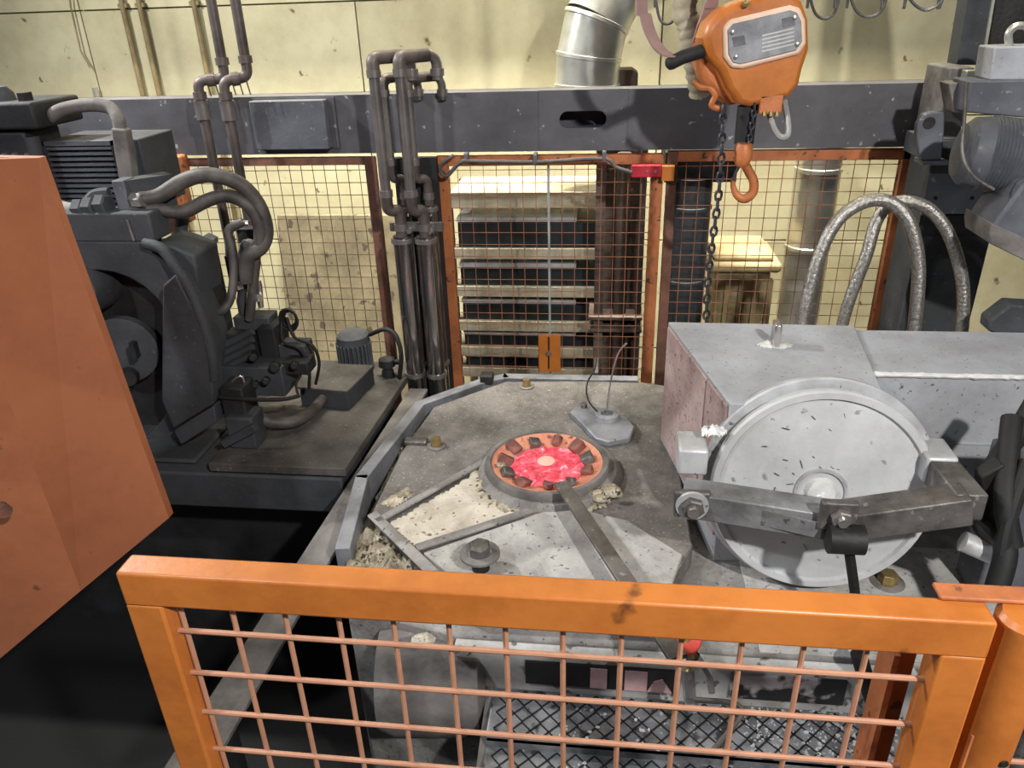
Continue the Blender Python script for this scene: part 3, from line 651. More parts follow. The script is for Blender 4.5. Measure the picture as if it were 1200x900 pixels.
# loose slag bits
for i, (px, py, r) in enumerate([(700, 578, .022), (716, 576, .03), (582, 547, .03), (704, 584, .02)]):
    c = Z(px, py, ZT+.03); mb = MB(); n = 10
    for u in range(1, 6):
        for k in range(n):
            th = PI*u/6; ph = 2*PI*k/n; d = V(math.sin(th)*math.cos(ph)*1.5, math.sin(th)*math.sin(ph), math.cos(th)*.7)
            mb.v.append(c+d*r*(1+.4*noise.noise(d*2+V(i*3, 0, 0))))
    for u in range(4):
        for k in range(n): mb.f.append((u*n+k, u*n+(k+1) % n, (u+1)*n+(k+1) % n, (u+1)*n+k))
    mb.f += [tuple(range(n)), tuple(range(4*n, 5*n))]
    tag(mb.build('slag_piece', 'crust', ang=60), ['small slag piece below the right of the glowing ring', 'long flat slag piece right below the glowing ring', 'brown slag piece at the left of the glowing ring', 'tiny slag crumb touching the flat slag piece'][i], 'slag', 'slag pieces on the furnace')
# ================================================================== GREY HOOD BOX + ARM
def hood():
    zt = 1.81; zb = ZL
    bl, fl, fr, br = V(.235, 2.73), V(.375, 2.08), V(.83, 2.10), V(.90, 2.72)
    t = thing('furnace_hood', 'grey steel hood box with a pinkish side next to the glowing opening', 'box', (.6, 2.4, zb))
    P = lambda v, z: V(v.x, v.y, z)
    MB().hexa([P(bl, zb), P(fl, zb), P(fr, zb), P(br, zb), P(bl, zt), P(fl, zt), P(fr, zt), P(br, zt)]).build('body', 'hood_grey', t, bev=.004)
    n = V(-(fl-bl).y, (fl-bl).x).normalized()*-1
    if n.x > 0: n = -n
    d = (fl-bl).normalized(); L = (fl-bl).length
    for u0, u1 in ((.02, .70*L), (.70*L+.01, L-.01)):
        a, b = bl+d*u0, bl+d*u1
        MB().prism([V(a.x, a.y, zb+.1), V(b.x, b.y, zb+.1), V(b.x, b.y, zt-.012), V(a.x, a.y, zt-.012)], V(n.x*.008, n.y*.008, 0)).build('side_plate', 'hood_pink', t, bev=.002)
    c = Z(908, 404, zt)
    lg = MB().box(c.x-.012, c.x+.012, c.y-.03, c.y+.03, zt-.01, zt+.085).build('lifting_lug', 'tube_chrome', t, bev=.006)
    rough_patch('weld_bead', 'white_bead', [V(c.x+.06*math.cos(a*PI/6), c.y+.035*math.sin(a*PI/6), 0) for a in range(12)], zt, .014, lg, 16, 9, 40)
    a = thing('hood_arm', 'long grey steel box arm joined to the hood, with a white weld seam', 'beam', (1.4, 2.5, 1.4))
    MB().box(.80, 2.4, 2.335, 2.715, 1.37, 1.795).build('body', 'hood_grey', a, bev=.004)
    mb = MB(); pts = [V(.85+i*.012, 2.335+.004*noise.noise((i*.9, 0, 0)), 1.797) for i in range(44)]
    mb.tube(pts, lambda u: .008+.006*abs(noise.noise((u*31, 1, 0))), 8).build('weld_seam', 'white_bead', a)
    MB().box(.86, 2.4, 2.331, 2.337, 1.55, 1.556).build('seam_line', 'hood_grey', a)
hood()
def drum():
    tilt = math.radians(9); n = V(-.03, -math.cos(tilt), math.sin(tilt)).normalized()
    c = V(.645, 1.98, 1.572); r = .325
    t = thing('charging_door', 'round whitish steel door with a rim held by a clamp yoke', 'door', (c.x, c.y, 1.25))
    MB().lathe(c, n, [(-.14, 0), (-.14, r-.005), (-.085, r-.005), (-.085, r+.014), (-.06, r+.016), (-.055, r+.01), (-.055, r-.04)], 72).build('frame_ring', 'drum_rim', t)
    MB().lathe(c, n, [(-.055, r-.03), (-.032, r-.03), (-.03, r-.008), (-.004, r-.006), (.004, r-.012), (.004, r-.03), (-.008, r-.036), (-.006, r-.05), (-.006, 0)], 72).build('door_disc', 'drum_white', t)
    MB().lathe(c, n, [(-.006, .078), (.002, .076), (.002, .068), (-.004, .066)], 36).build('hub_ring', 'drum_rim', t)
    u = n.cross(V(1, 0, 0)).normalized(); 
    rough = MB(); rough.lathe(c, n, [(-.006, .05), (.01, .04), (.014, .015), (.014, 0)], 14)
    for v in rough.v: v += n*.01*noise.noise(v*60)
    rough.build('hub_weld', 'white_bead', t)
    sx = V(1, 0, 0); 
    for k in range(60):                                 # scratches left as thin recessed scores
        a = k*2.399963; rr = .07+.21*((k*.37) % 1); p = c+(sx*math.cos(a)+u*math.sin(a))*rr+n*-.0056
        aa = random.gauss(2.5, .55); d = (sx*math.cos(aa)+u*math.sin(aa)); l = .004+.016*random.random()**2
        if rr < .26: MB().bar(p-d*l, p+d*l, .0022, .002, up=n).build('score', 'label_dark', t)
    # hinge blocks
    for px, py, nm in ((812, 532, 'hinge_block'), (1098, 541, 'hinge_block')):
        q = A(px, py, 1.99); MB().box(q.x-.045, q.x+.04, 1.95, 2.07, q.z-.05, q.z+.035).build(nm, 'drum_rim', t, bev=.008)
    q = A(836, 500, 2.02); rough_patch('weld_lump', 'white_bead', [V(q.x+.04*math.cos(a*PI/5), q.y+.03*math.sin(a*PI/5), 0) for a in range(10)], q.z-.02, .045, t, 14, 5, 40)
drum()
def yoke():
    t = thing('clamp_yoke', 'heavy dark steel yoke bar bolted across the round door', 'clamp', A(960, 610, 1.8))
    L0, C0, R0 = A(800, 582, 1.88), A(985, 612, 1.80), A(1133, 590, 1.80)
    w_ = .085
    MB().bar(L0, C0+V(.02, 0, 0), .085, .085).build('arm', 'steel_arm', t, bev=.005)
    MB().bar(C0-V(.02, 0, 0), R0, .085, .085).build('arm', 'iron', t, bev=.005)
    MB().bar(R0+V(0, -.02, 0), A(1092, 540, 2.02), .08, .08).build('return_arm', 'iron', t, bev=.005)
    b = A(811, 592, 1.825); MB().box(b.x-.05, b.x+.05, 1.825, 1.85, b.z-.045, b.z+.04).build('end_plate', 'iron', t, bev=.006)
    nt = hexnut(MB(), b+V(-.0, 0, 0), (0, -1, 0), .034, .028).build('nut', 'iron', t)
    MB().lathe(b+V(0, -.028, 0), (0, -1, 0), [(0, .017), (.014, .016), (.014, 0)], 14).build('stud', 'tube_chrome', nt)
    MB().lathe(b, (0, -1, 0), [(0, .046), (.008, .045), (.008, .03)], 24).build('washer', 'drum_rim', nt)
    MB().bar(L0+V(.09, -.044, .0), C0+V(-.06, -.044, 0), .004, .05).build('face_plate', 'steel_arm', t)
    m = A(985, 606, 1.742); nt = hexnut(MB(), m, (0, -1, 0), .028, .02).build('nut', 'tube_chrome', t)
    MB().lathe(m+V(0, -.02, 0), (0, -1, 0), [(0, .014), (.012, .013), (.012, 0)], 14).build('stud', 'tube_chrome', nt)
    MB().box(m.x-.05, m.x+.045, 1.744, 1.77, m.z-.045, m.z+.04).build('pivot_plate', 'iron', t, bev=.005)
    k = A(993, 632, 1.72); MB().lathe(k+V(-.05, 0, 0), (1, 0, 0), [(0, 0), (0, .04), (.09, .04), (.09, 0)], 20).build('handle_hub', 'iron_black', t)
    e = A(1013, 790, 1.62)
    MB().tube([k, A(1000, 680, 1.72), e], .014, 10).build('handle', 'iron_black', t)
    MB().tube([A(1006, 765, 1.63), e, A(1028, 838, 1.6)], .022, 10).build('handle_grip', 'rubber', t)
yoke()
# right front low machinery
p = A(1190, 555, 1.9)
t = thing('hose_bracket', 'black rubber hoses and clamps at the right edge beside the yoke', 'hose', (1.15, 1.9, ZL))
MB().tube([A(1215, 470, 2.05), A(1190, 512, 2.02), A(1180, 525, 2.0), A(1160, 560, 1.95), A(1150, 610, 1.9), A(1178, 640, 1.8), A(1168, 690, 1.74)], .03, 12, sm=6).build('hose', 'rubber', t)
MB().tube([A(1186, 490, 2.03), A(1182, 530, 1.95), A(1178, 590, 1.85), A(1186, 640, 1.8)], .028, 12, sm=5).build('hose', 'rubber', t)
MB().tube([A(1206, 540, 1.9), A(1182, 610, 1.82), A(1174, 650, 1.78)], .02, 10, sm=4).build('hose', 'rubber', t)
MB().prism([A(x, y, 1.9) for x, y in ((1150, 560), (1176, 544), (1190, 560), (1180, 640), (1164, 645), (1150, 600))], (0, .05, 0)).build('clamp', 'iron_black', t, bev=.006)
MB().tube([A(1128, 634, 1.86), A(1165, 650, 1.84)], .03, 12).build('coupling', 'drum_rim', t)
p = A(1190, 545, 1.95); MB().box(p.x, p.x+.3, 1.95, 2.1, ZL, p.z).build('block', 'bluegrey', t, bev=.008)

# ================================================================== TREAD STEPS BELOW
def steps():
    t = thing('step_unit', 'diamond plate steps in front of the furnace', 'steps', (.2, 1.4, 0))
    x0, x1 = A(577, 800, 1.62).x, A(1052, 830, 1.62).x
    for i in range(4):
        y1 = 1.638-i*.17; y0 = y1-.175; z = 1.06-i*.04
        tr = MB().box(x0, x1, y0, y1, z-.02, z).build('tread', 'tread', t, bev=.004)
        mb = MB()
        k = 0
        px = x0+.02
        while px < x1-.05:                              # raised diamond bars
            for j in range(3):
                yy = y0+.03+j*.055; s = .02
                mb.bar((px, yy, z), (px+.026, yy+.026, z), .004, .005); mb.bar((px+.052, yy, z), (px+.026, yy+.026, z), .004, .005); mb.bar((px, yy, z), (px+.026, yy-.026, z), .004, .005); mb.bar((px+.052, yy, z), (px+.026, yy-.026, z), .004, .005)
            px += .052
        mb.build('diamond_pattern', 'iron_black', tr)['kind'] = 'stuff'
        MB().box(x0, x1, y0, y0+.012, z-.06, z).build('riser', 'tread', t)
    for x in (x0-.02, x1): MB().prism([V(x, 1.64, 0), V(x, 1.64, 1.06), V(x, .95, .88), V(x, .95, 0)], (.02, 0, 0)).build('stringer', 'dust_grey', t)
steps()
mb = MB()                                               # metal splashes left on the treads
for k in range(1500):
    i = random.choice((0, 0, 0, 1, 1, 2)); x = random.uniform(-.2, .98); x = x if random.random() < .25 else random.uniform(.42, .98)
    y = 1.635-i*.17-random.random()*.17; z = 1.06-i*.04; r = random.choice((.002, .002, .003, .003, .004, .006))
    n = 6; o = len(mb.v); sq = random.uniform(.5, 1.6); an = random.random()*PI
    for h, q in ((0, 1), (.5, .8)):
        mb.v += [V(x+r*q*sq*math.cos(2*PI*j/n+an), y+r*q*math.sin(2*PI*j/n+an), z+h*r) for j in range(n)]
    mb.f += [(o+j, o+(j+1) % n, o+n+(j+1) % n, o+n+j) for j in range(n)]+[tuple(o+n+j for j in range(n))]
tag(mb.build('metal_splashes', 'drum_rim'), 'bright specks of splashed metal scattered over the steps', 'splashes', kind='stuff')
# valves in front
t = thing('valve', 'small brass valve with a red handwheel below the gate rail', 'valve', A(808, 780, 1.52))
c = A(803, 748, 1.52)
MB().lathe(c, (.1, -.5, .8), [(-.006, .012), (-.006, .042), (.006, .042), (.006, .012)], 20).build('handwheel', 'red_handle', t, bev=.003)
MB().tube([c, A(812, 772, 1.53), A(806, 790, 1.53)], .014, 12).build('body', 'brass', t)
MB().tube([A(815, 770, 1.53), A(830, 790, 1.52), A(834, 812, 1.5)], .009, 10, sm=4).build('outlet', 'tube_chrome', t)
MB().lathe(A(812, 770, 1.53), (.6, 0, -1), [(0, .02), (.03, .02), (.03, 0)], 8).build('union', 'galvanised', t)
MB().tube([A(806, 785, 1.53), A(808, 815, 1.5), A(812, 830, 1.5)], .018, 10).build('filter_bowl', 'tube_chrome', t)
tag(MB().tube([A(835, 880, 1.35), A(870, 830, 1.4), A(815, 820, 1.45)], .007, 8, sm=5).build('air_hose', 'hose_grey'), 'thin grey hose trailing over the steps from the valve', 'hose')

# ================================================================== RAIL BEAM LEFT OF FURNACE
r = thing('side_rail', 'long flat steel rail running along the left side of the furnace', 'rail', (-.96, 2.3, 1.2))
MB().hexa([V(x, y, z) for z in (1.195, 1.21) for x, y in ((-1.075, 1.12), (-.955, 1.12), (-.86, 3.30), (-.95, 3.30))]).build('top_flange', 'dust_grey', r, bev=.002)
MB().hexa([V(x, y, z) for z in (1.04, 1.195) for x, y in ((-1.075, 1.12), (-1.06, 1.12), (-.935, 3.30), (-.95, 3.30))]).build('web', 'charcoal_dark', r)
for y in (1.3, 3.2): MB().box(-1.05+(y-1.12)*.055, -.99+(y-1.12)*.055, y, y+.07, 0, 1.195).build('support_leg', 'charcoal_dark', r)

# ================================================================== LEFT CASTING MACHINE
def machine():
    t = thing('casting_machine', 'dark grey dusty casting machine with a C shaped frame behind the orange panel', 'machine', (-1.9, 2.9, 0))
    # base
    MB().box(-3.6, -1.04, 2.50, 3.30, 1.03, 1.20).build('base', 'charcoal', t, bev=.01)
    MB().box(-3.6, -1.2, 2.85, 3.30, .0, 1.03).build('pedestal', 'charcoal_dark', t)
    MB().hexa([V(x, y, z) for z in (1.212, 1.25) for x, y in ((-1.6, 2.5), (-1.02, 2.5), (-.965, 3.52), (-1.6, 3.52))]).build('deck_plate', 'deck_dust', t, bev=.004)
    Y = 2.72
    MB().box(-3.6, A(250, 520, Y).x, 2.56, 3.2, 1.20, A(200, 515, Y).z).build('plinth', 'charcoal', t, bev=.012)
    # C frame plate with a round throat
    arc = []; cx, cy, R_ = 112, 425, 108
    for k in range(15):
        a = math.radians(60-k*11.5); arc.append((cx+R_*math.cos(a)*.92, cy+R_*math.sin(a)))
    outp = [(205, 520), (247, 480), (252, 395), (235, 352), (205, 320), (165, 283), (40, 283)]
    MB().prism([A(x, y, Y) for x, y in outp+[(arc[-1][0]-30, arc[-1][1]+2)]+arc[::-1]], (0, .12, 0)).build('c_frame', 'charcoal', t, bev=.008)
    MB().prism([A(x, y, Y+.12) for x, y in [(205, 525), (225, 420), (190, 330), (140, 288), (20, 288), (20, 540)]], (0, .08, 0)).build('back_plate', 'charcoal_dark', t)
    rib = [(190, 335), (205, 322), (246, 398), (250, 474), (203, 503), (189, 470)]
    MB().prism([A(x, y, Y-.1) for x, y in rib], (0.0, .1, 0)).build('gusset', 'charcoal', t, bev=.008)
    MB().prism([A(x, y, Y-.1) for x, y in [(203, 505), (250, 476), (254, 495), (212, 522)]], (0, .12, 0)).build('gusset_foot', 'charcoal', t, bev=.006)
    c = A(142, 408, Y+.05)
    fl = MB().lathe(c+V(0, .06, 0), (.25, -1, 0), [(0, .10), (.05, .145), (.09, .145), (.095, .13), (.095, 0)], 40).build('flange_disc', 'charcoal', t)
    s = A(158, 410, Y-.06); MB().bar(s+V(0, 0, .035), s-V(0, 0, .035), .02, .03, up=(0, 1, 0)).build('slot_insert', 'charcoal_dark', fl)
    s = A(152, 440, Y-.06); MB().lathe(s, (.25, -1, 0), [(0, .04), (.03, .036), (.03, 0)], 18).build('hub_nut', 'charcoal_dark', fl)
    MB().lathe(A(108, 330, Y+.1), (.2, -1, .1), [(0, .12), (.1, .11), (.16, .08), (.17, 0)], 32).build('plunger', 'charcoal', t)
    # head block
    p, q = A(68, 250, Y), A(182, 284, Y)
    MB().box(p.x-.3, q.x, Y, Y+.13, q.z, p.z).build('head_block', 'charcoal', t, bev=.008)
    MB().tube([A(149, 258, Y-.005), A(157, 282, Y-.005)], .005, 6).build('pin', 'dust_grey', t)
    MB().prism([A(x, y, Y+.02) for x, y in [(182, 284), (182, 320), (235, 352), (228, 300), (205, 290)]], (0, .2, 0)).build('shoulder', 'charcoal', t, bev=.01)
    # second column behind, at (215-250, 280-400)
    p, q = A(212, 290, 3.0), A(258, 400, 3.0); MB().box(p.x, q.x, 3.0, 3.15, 1.25, p.z).build('rear_post', 'charcoal_dark', t, bev=.006)
    MB().prism([A(x, y, 3.0) for x, y in [(214, 296), (232, 280), (243, 285), (243, 292), (220, 300)]], (0, .1, 0)).build('bracket', 'bluegrey', t)
    # front lower fitting lumps on the base
    for (x0, y0, x1, y1, yy, m) in [(262, 490, 300, 520, 2.62, 'charcoal'), (255, 455, 290, 490, 2.66, 'charcoal_dark')]:
        p, q = A(x0, y0, yy), A(x1, y1, yy); MB().box(p.x, q.x, yy, yy+.12, min(q.z, 1.25), p.z).build('fitting_block', m, t, bev=.008)
    MB().bar(A(262, 520, 2.6), A(300, 500, 2.6), .03, .035).build('link_arm', 'charcoal', t, bev=.004)
machine()
def radiator():
    Y = 3.02; p, q = A(46, 166, Y), A(155, 246, Y)
    t = thing('oil_cooler', 'dark finned oil cooler block on top of the casting machine', 'cooler', (p.x, Y, q.z))
    MB().box(p.x, A(190, 166, Y+.2).x, Y+.03, Y+.3, q.z, p.z).build('housing', 'charcoal', t, bev=.006)
    n = 13
    for k in range(n):
        z = q.z+(p.z-q.z)*(k+.4)/n; MB().box(p.x+.02, q.x-.02, Y, Y+.035, z, z+(p.z-q.z)/n*.5).build('fin', 'bluegrey', t)
    for x in (p.x, q.x-.02): MB().box(x, x+.02, Y-.005, Y+.03, q.z, p.z).build('side_frame', 'charcoal', t)
    MB().box(p.x, q.x, Y-.005, Y+.03, p.z-.018, p.z).build('top_frame', 'bluegrey', t)
    h = thing('return_pipe', 'dusty grey pipe arching over the finned cooler to a valve block', 'pipe', A(150, 240, 2.95))
    MB().tube([A(56, 138, 3.0), A(75, 128, 3.0), A(105, 123, 3.0), A(128, 126, 3.0), A(138, 138, 2.98), A(141, 152, 2.97)], .026, 14, sm=6).build('pipe', 'dust_grey', h)
    MB().bar(A(142, 150, 2.96), A(152, 215, 2.96), .062, .05, up=(0, 1, 0)).build('down_leg', 'dust_grey', h, bev=.008)
    p, q = A(130, 212, 2.78), A(154, 252, 2.78)
    v = thing('valve_block', 'square grey hydraulic valve block below the arching pipe', 'valve', (p.x, 2.78, q.z))
    MB().box(p.x, q.x, 2.78, 2.86, q.z, p.z).build('body', 'bluegrey', v, bev=.004)
    MB().prism([(p.x+.02, 2.86, p.z-.004), (q.x, 2.80, p.z-.004), (q.x+.12, 2.92, p.z-.004), (p.x+.1, 2.98, p.z-.004)], (0, 0, -.13)).build('rear_block', 'charcoal', v)
    hexnut(MB(), A(157, 234, 2.80), (1, -.3, 0), .03, .05).build('port', 'tube_chrome', v)
    MB().tube([A(40, 225, 2.95), A(62, 238, 2.88), A(80, 246, 2.80), A(100, 245, 2.77), A(122, 240, 2.78)], .03, 12, sm=4).build('side_pipe', 'dust_grey', v)
    for px, py in ((98, 245), (110, 243), (124, 240)): hexnut(MB(), A(px, py, 2.77)-V(.025, 0, 0), (1, -.15, .05), .042, .045).build('union', 'charcoal', v)
    MB().tube([A(104, 236, 2.77), A(112, 228, 2.79), A(128, 226, 2.8)], .022, 10, sm=4).build('elbow', 'charcoal', v)
radiator()
def upper_left():
    Y = 2.9; p, q = A(-60, 122, Y), A(45, 152, Y)
    t = thing('drive_unit', 'dark drive unit with a dome cap in the upper left corner', 'machine', (p.x, Y, q.z))
    MB().box(p.x, q.x, Y, Y+.3, q.z, p.z).build('body', 'charcoal_dark', t, bev=.012)
    MB().lathe(A(2, 122, Y+.1), (0, 0, 1), [(0, .06), (.04, .055), (.065, .035), (.072, 0)], 20).build('dome', 'charcoal', t)
    MB().box(A(10, 116, Y).x, A(18, 116, Y).x, Y+.05, Y+.1, p.z, p.z+.03).build('lever', 'charcoal_dark', t)
    p2, q2 = A(-60, 156, Y+.03), A(36, 184, Y+.03); MB().box(p2.x, q2.x, Y+.03, Y+.25, q2.z-.3, p2.z).build('lower_body', 'charcoal_dark', t, bev=.01)
    for px in (7, 19, 34): hexnut(MB(), A(px, 182, Y+.03), (0, -1, 0), .012, .02).build('bolt', 'tube_chrome', t)
    MB().lathe(A(36, 160, Y+.05), (0, 0, -1), [(0, .03), (.2, .03), (.2, 0)], 14).build('pipe_stub', 'charcoal', t)
upper_left()
# orange bracket pieces on the left fence post, behind the hoses
for (x0, y0, x1, y1, Y0, Y1) in ((190, 183, 218, 213, 3.56, 3.63), (199, 222, 222, 262, 3.55, 3.63)):
    p, q = A(x0, y0, Y0), A(x1, y1, Y0); MB().box(p.x, q.x, Y0, Y1, q.z, p.z).build('bracket', 'rust_orange', left_fence, bev=.01)
# hoses of the left machine
HZ = [
    ([(162, 233, 2.80), (185, 230, 2.84), (215, 212, 2.9), (245, 205, 2.92), (280, 215, 2.95), (303, 240, 2.97), (312, 270, 2.97), (306, 290, 2.95), (290, 302, 2.93), (288, 330, 2.93)], .030, 'upper thick dark hose arching right from the valve block'),
    ([(155, 247, 2.80), (185, 246, 2.82), (215, 248, 2.87), (245, 234, 2.92), (270, 230, 2.94), (293, 243, 2.95), (304, 265, 2.95), (305, 285, 2.95)], .027, 'lower thick dark hose arching below the upper one'),
    ([(213, 255, 3.0), (212, 280, 2.98), (210, 300, 2.96)], .026, 'short upright dark hose behind the arching hoses'),
    ([(170, 285, 2.7), (190, 292, 2.68), (205, 312, 2.66), (225, 345, 2.64), (240, 385, 2.64), (248, 420, 2.64), (250, 445, 2.64)], .022, 'dark hose following the outer edge of the C frame'),
    ([(238, 350, 2.9), (248, 362, 2.85), (260, 364, 2.82), (270, 350, 2.85), (274, 320, 2.9), (272, 290, 2.93), (268, 270, 2.95), (285, 260, 2.97)], .018, 'grey U shaped hose hanging beside the rear post'),
    ([(283, 330, 3.0), (284, 300, 3.0), (292, 285, 3.0), (300, 300, 2.98), (296, 340, 2.96), (292, 375, 2.95)], .020, 'upright grey hose entering the valve manifold'),
    ([(300, 488, 2.74), (320, 495, 2.75), (345, 494, 2.79), (365, 482, 2.88), (378, 468, 2.99)], .026, 'curved grey hose plugged into the terminal box'),
    ([(255, 465, 2.66), (290, 468, 2.66), (330, 468, 2.68), (350, 464, 2.72)], .009, 'thin pale cable lying in front of the manifold'),
    ([(330, 378, 2.95), (332, 400, 2.9), (352, 410, 2.9), (362, 432, 2.9), (362, 455, 2.9)], .007, 'thin cable curling down from the manifold coil, inner one'),
    ([(336, 372, 2.95), (345, 395, 2.92), (366, 405, 2.92), (374, 425, 2.92), (370, 450, 2.92)], .007, 'thin cable curling down from the manifold coil, outer one'),
    ([(434, 392, 3.38), (450, 386, 3.3), (463, 392, 3.26), (470, 415, 3.24), (468, 444, 3.24)], .011, 'black cable looping from the finned motor to the deck'),
    ([(350, 465, 2.72), (347, 450, 2.78), (352, 440, 2.8)], .006, 'short thin cable rising at the corner of the terminal box'),
]
for pts, r_, lab in HZ:
    tag(MB().tube([A(*p) for p in pts], r_, 12, sm=6).build('hydraulic_hose', ('hose_grey' if 'thick' in lab or 'grey' in lab else 'charcoal') if r_ > .015 else 'rubber'), lab, 'hose', 'hoses of the casting machine')
def manifold():
    t = thing('valve_manifold', 'cluttered dark hydraulic manifold with solenoid valves on the machine deck', 'manifold', A(300, 470, 2.85))
    def bx(x0, y0, x1, y1, Y, d, m='charcoal', nm='block'):
        p, q = A(x0, y0, Y), A(x1, y1, Y); return MB().box(p.x, q.x, Y, Y+d, q.z, p.z).build(nm, m, t, bev=.005)
    bx(272, 372, 318, 392, 2.95, .1); bx(258, 395, 300, 430, 2.86, .12, 'charcoal_dark'); bx(300, 385, 330, 440, 2.9, .15, 'charcoal_dark')
    bx(255, 430, 335, 465, 2.8, .2, 'charcoal'); bx(318, 405, 360, 428, 2.92, .1, 'charcoal'); bx(330, 425, 362, 440, 2.84, .1, 'charcoal_dark')
    for k in range(4):
        a, b = A(256, 408+k*9, 2.84), A(296, 388+k*9, 2.84)
        MB().tube([a, b], .016, 10).build('solenoid', 'charcoal', t)
    for (px, py, Y, r_) in ((322, 430, 2.8, .022), (297, 418, 2.82, .018), (312, 446, 2.78, .016), (300, 450, 2.78, .014), (345, 428, 2.82, .016)):
        MB().lathe(A(px, py, Y), (.3, -1, .2), [(-.03, r_), (.02, r_), (.025, r_*.7), (.025, 0)], 14).build('coil', 'iron_black', t)
    for k, rr in enumerate((.05, .042, .034)):
        c = A(338, 375, 2.95); MB().tube([c+V(rr*math.cos(a*PI/8)*.8, .01*k, rr*math.sin(a*PI/8)) for a in range(17)], .006, 6, caps=False).build('cable_coil', 'rubber', t)
    MB().tube([A(265, 470, 2.72), A(272, 448, 2.72), A(284, 442, 2.72), A(288, 465, 2.72)], .006, 6, sm=4).build('bent_tube', 'tube_chrome', t)
    MB().tube([A(286, 322, 3.0), A(283, 352, 3.0), A(287, 372, 3.0)], .02, 12).build('riser_pipe', 'charcoal', t)
    MB().tube([A(296, 345, 2.98), A(303, 330, 2.98), A(306, 360, 2.98)], .012, 10, sm=4).build('fitting', 'tube_chrome', t)
    hexnut(MB(), A(280, 338, 2.97), (0, 0, 1), .024, .03).build('nut', 'tube_chrome', t); hexnut(MB(), A(303, 352, 2.96), (0, 0, 1), .02, .03).build('nut', 'tube_chrome', t)
    MB().tube([A(268, 300, 2.98), A(267, 275, 2.98), A(275, 262, 2.98), A(292, 262, 2.98)], .013, 10, sm=5).build('steel_tube', 'tube_chrome', t)
    bx(276, 268, 300, 285, 3.05, .06, 'charcoal_dark'); bx(262, 300, 275, 345, 3.1, .08, 'charcoal_dark')
    MB().lathe(A(292, 300, 3.0), (0, 0, 1), [(-.05, .03), (.05, .03), (.07, .015), (.07, 0)], 14).build('accumulator', 'charcoal', t)
manifold()
def terminal():
    h = .10; a, b, c, d = [Z(x, y, 1.25+h)-V(0, 0, h) for x, y in ((350, 453), (406, 458), (437, 428), (384, 426))]
    t = thing('terminal_box', 'long dark metal terminal box with a flat lid on the machine deck', 'box', (a+c)/2)
    MB().hexa([a, b, c, d]+[p+V(0, 0, h-.012) for p in (a, b, c, d)]).build('body', 'charcoal', t, bev=.004)
    e = [(p-(a+c)/2)*1.03+(a+c)/2+V(0, 0, h-.012) for p in (a, b, c, d)]
    MB().hexa(e+[p+V(0, 0, .012) for p in e]).build('lid', 'deck_dust', t, bev=.003)
    mt = A(412, 386, 3.42); m = V(mt.x, 3.42, 1.2); H_ = mt.z-1.2
    k = thing('finned_motor', 'small dark electric motor with cooling fins behind the terminal box', 'motor', m)
    MB().lathe(m, (0, 0, 1), [(0, .07), (H_-.07, .07), (H_-.065, .084), (H_-.03, .08), (H_-.008, .055), (H_, 0)], 28).build('body', 'charcoal', k)
    for i in range(24):
        an = 2*PI*i/24; u = V(math.cos(an), math.sin(an), 0); MB().bar(m+u*.078+V(0, 0, .01), m+u*.078+V(0, 0, H_-.066), .006, .02, up=u).build('fin', 'bluegrey', k)
    c = Z(455, 440, 1.25)
    g = thing('pressure_switch', 'small round dark pressure switch beside the finned motor', 'switch', (c.x, c.y, 1.25))
    MB().lathe((c.x, c.y, 1.25), (0, 0, 1), [(0, .03), (.03, .03), (.035, .022), (.05, .022), (.055, .042), (.09, .04), (.1, .02), (.1, 0)], 18).build('body', 'charcoal_dark', g)
    MB().tube([(c.x+.03, c.y, 1.325), (c.x+.08, c.y, 1.325)], .014, 10).build('plug', 'rubber', g)
terminal()

# ================================================================== ORANGE PANEL LEFT
def orange_panel():
    t = thing('guard_panel', 'large folded orange sheet metal guard panel at the left edge', 'panel', A(150, 600, 1.9))
    rt, rb = A(45, 185, 2.0), A(198, 607, 2.0)
    fb = A(95, 692, 1.72)
    lb = A(-60, 822, 1.58)
    ft = V(fb.x-.02, fb.y, 2.60); lt = V(lb.x-.02, lb.y, 2.62)
    th = V(-.05, .015, 0)
    for q, nm in (([rb, fb, ft, rt], 'end_sheet'), ([fb, lb, lt, ft], 'front_sheet')):
        MB().prism(q, th).build(nm, 'orange_panel', t)
    # back return so the panel has body
    MB().prism([rb, rt, rt+V(-.35, .05, 0), rb+V(-.35, .05, 0)], (0, .03, 0)).build('return_sheet', 'orange_panel', t)
    h = A(4, 598, 1.6); MB().lathe(h, (1, -.6, 0), [(-.02, .02), (.012, .02), (.012, 0)], 12).build('knob', 'rust_brown', t)
orange_panel()

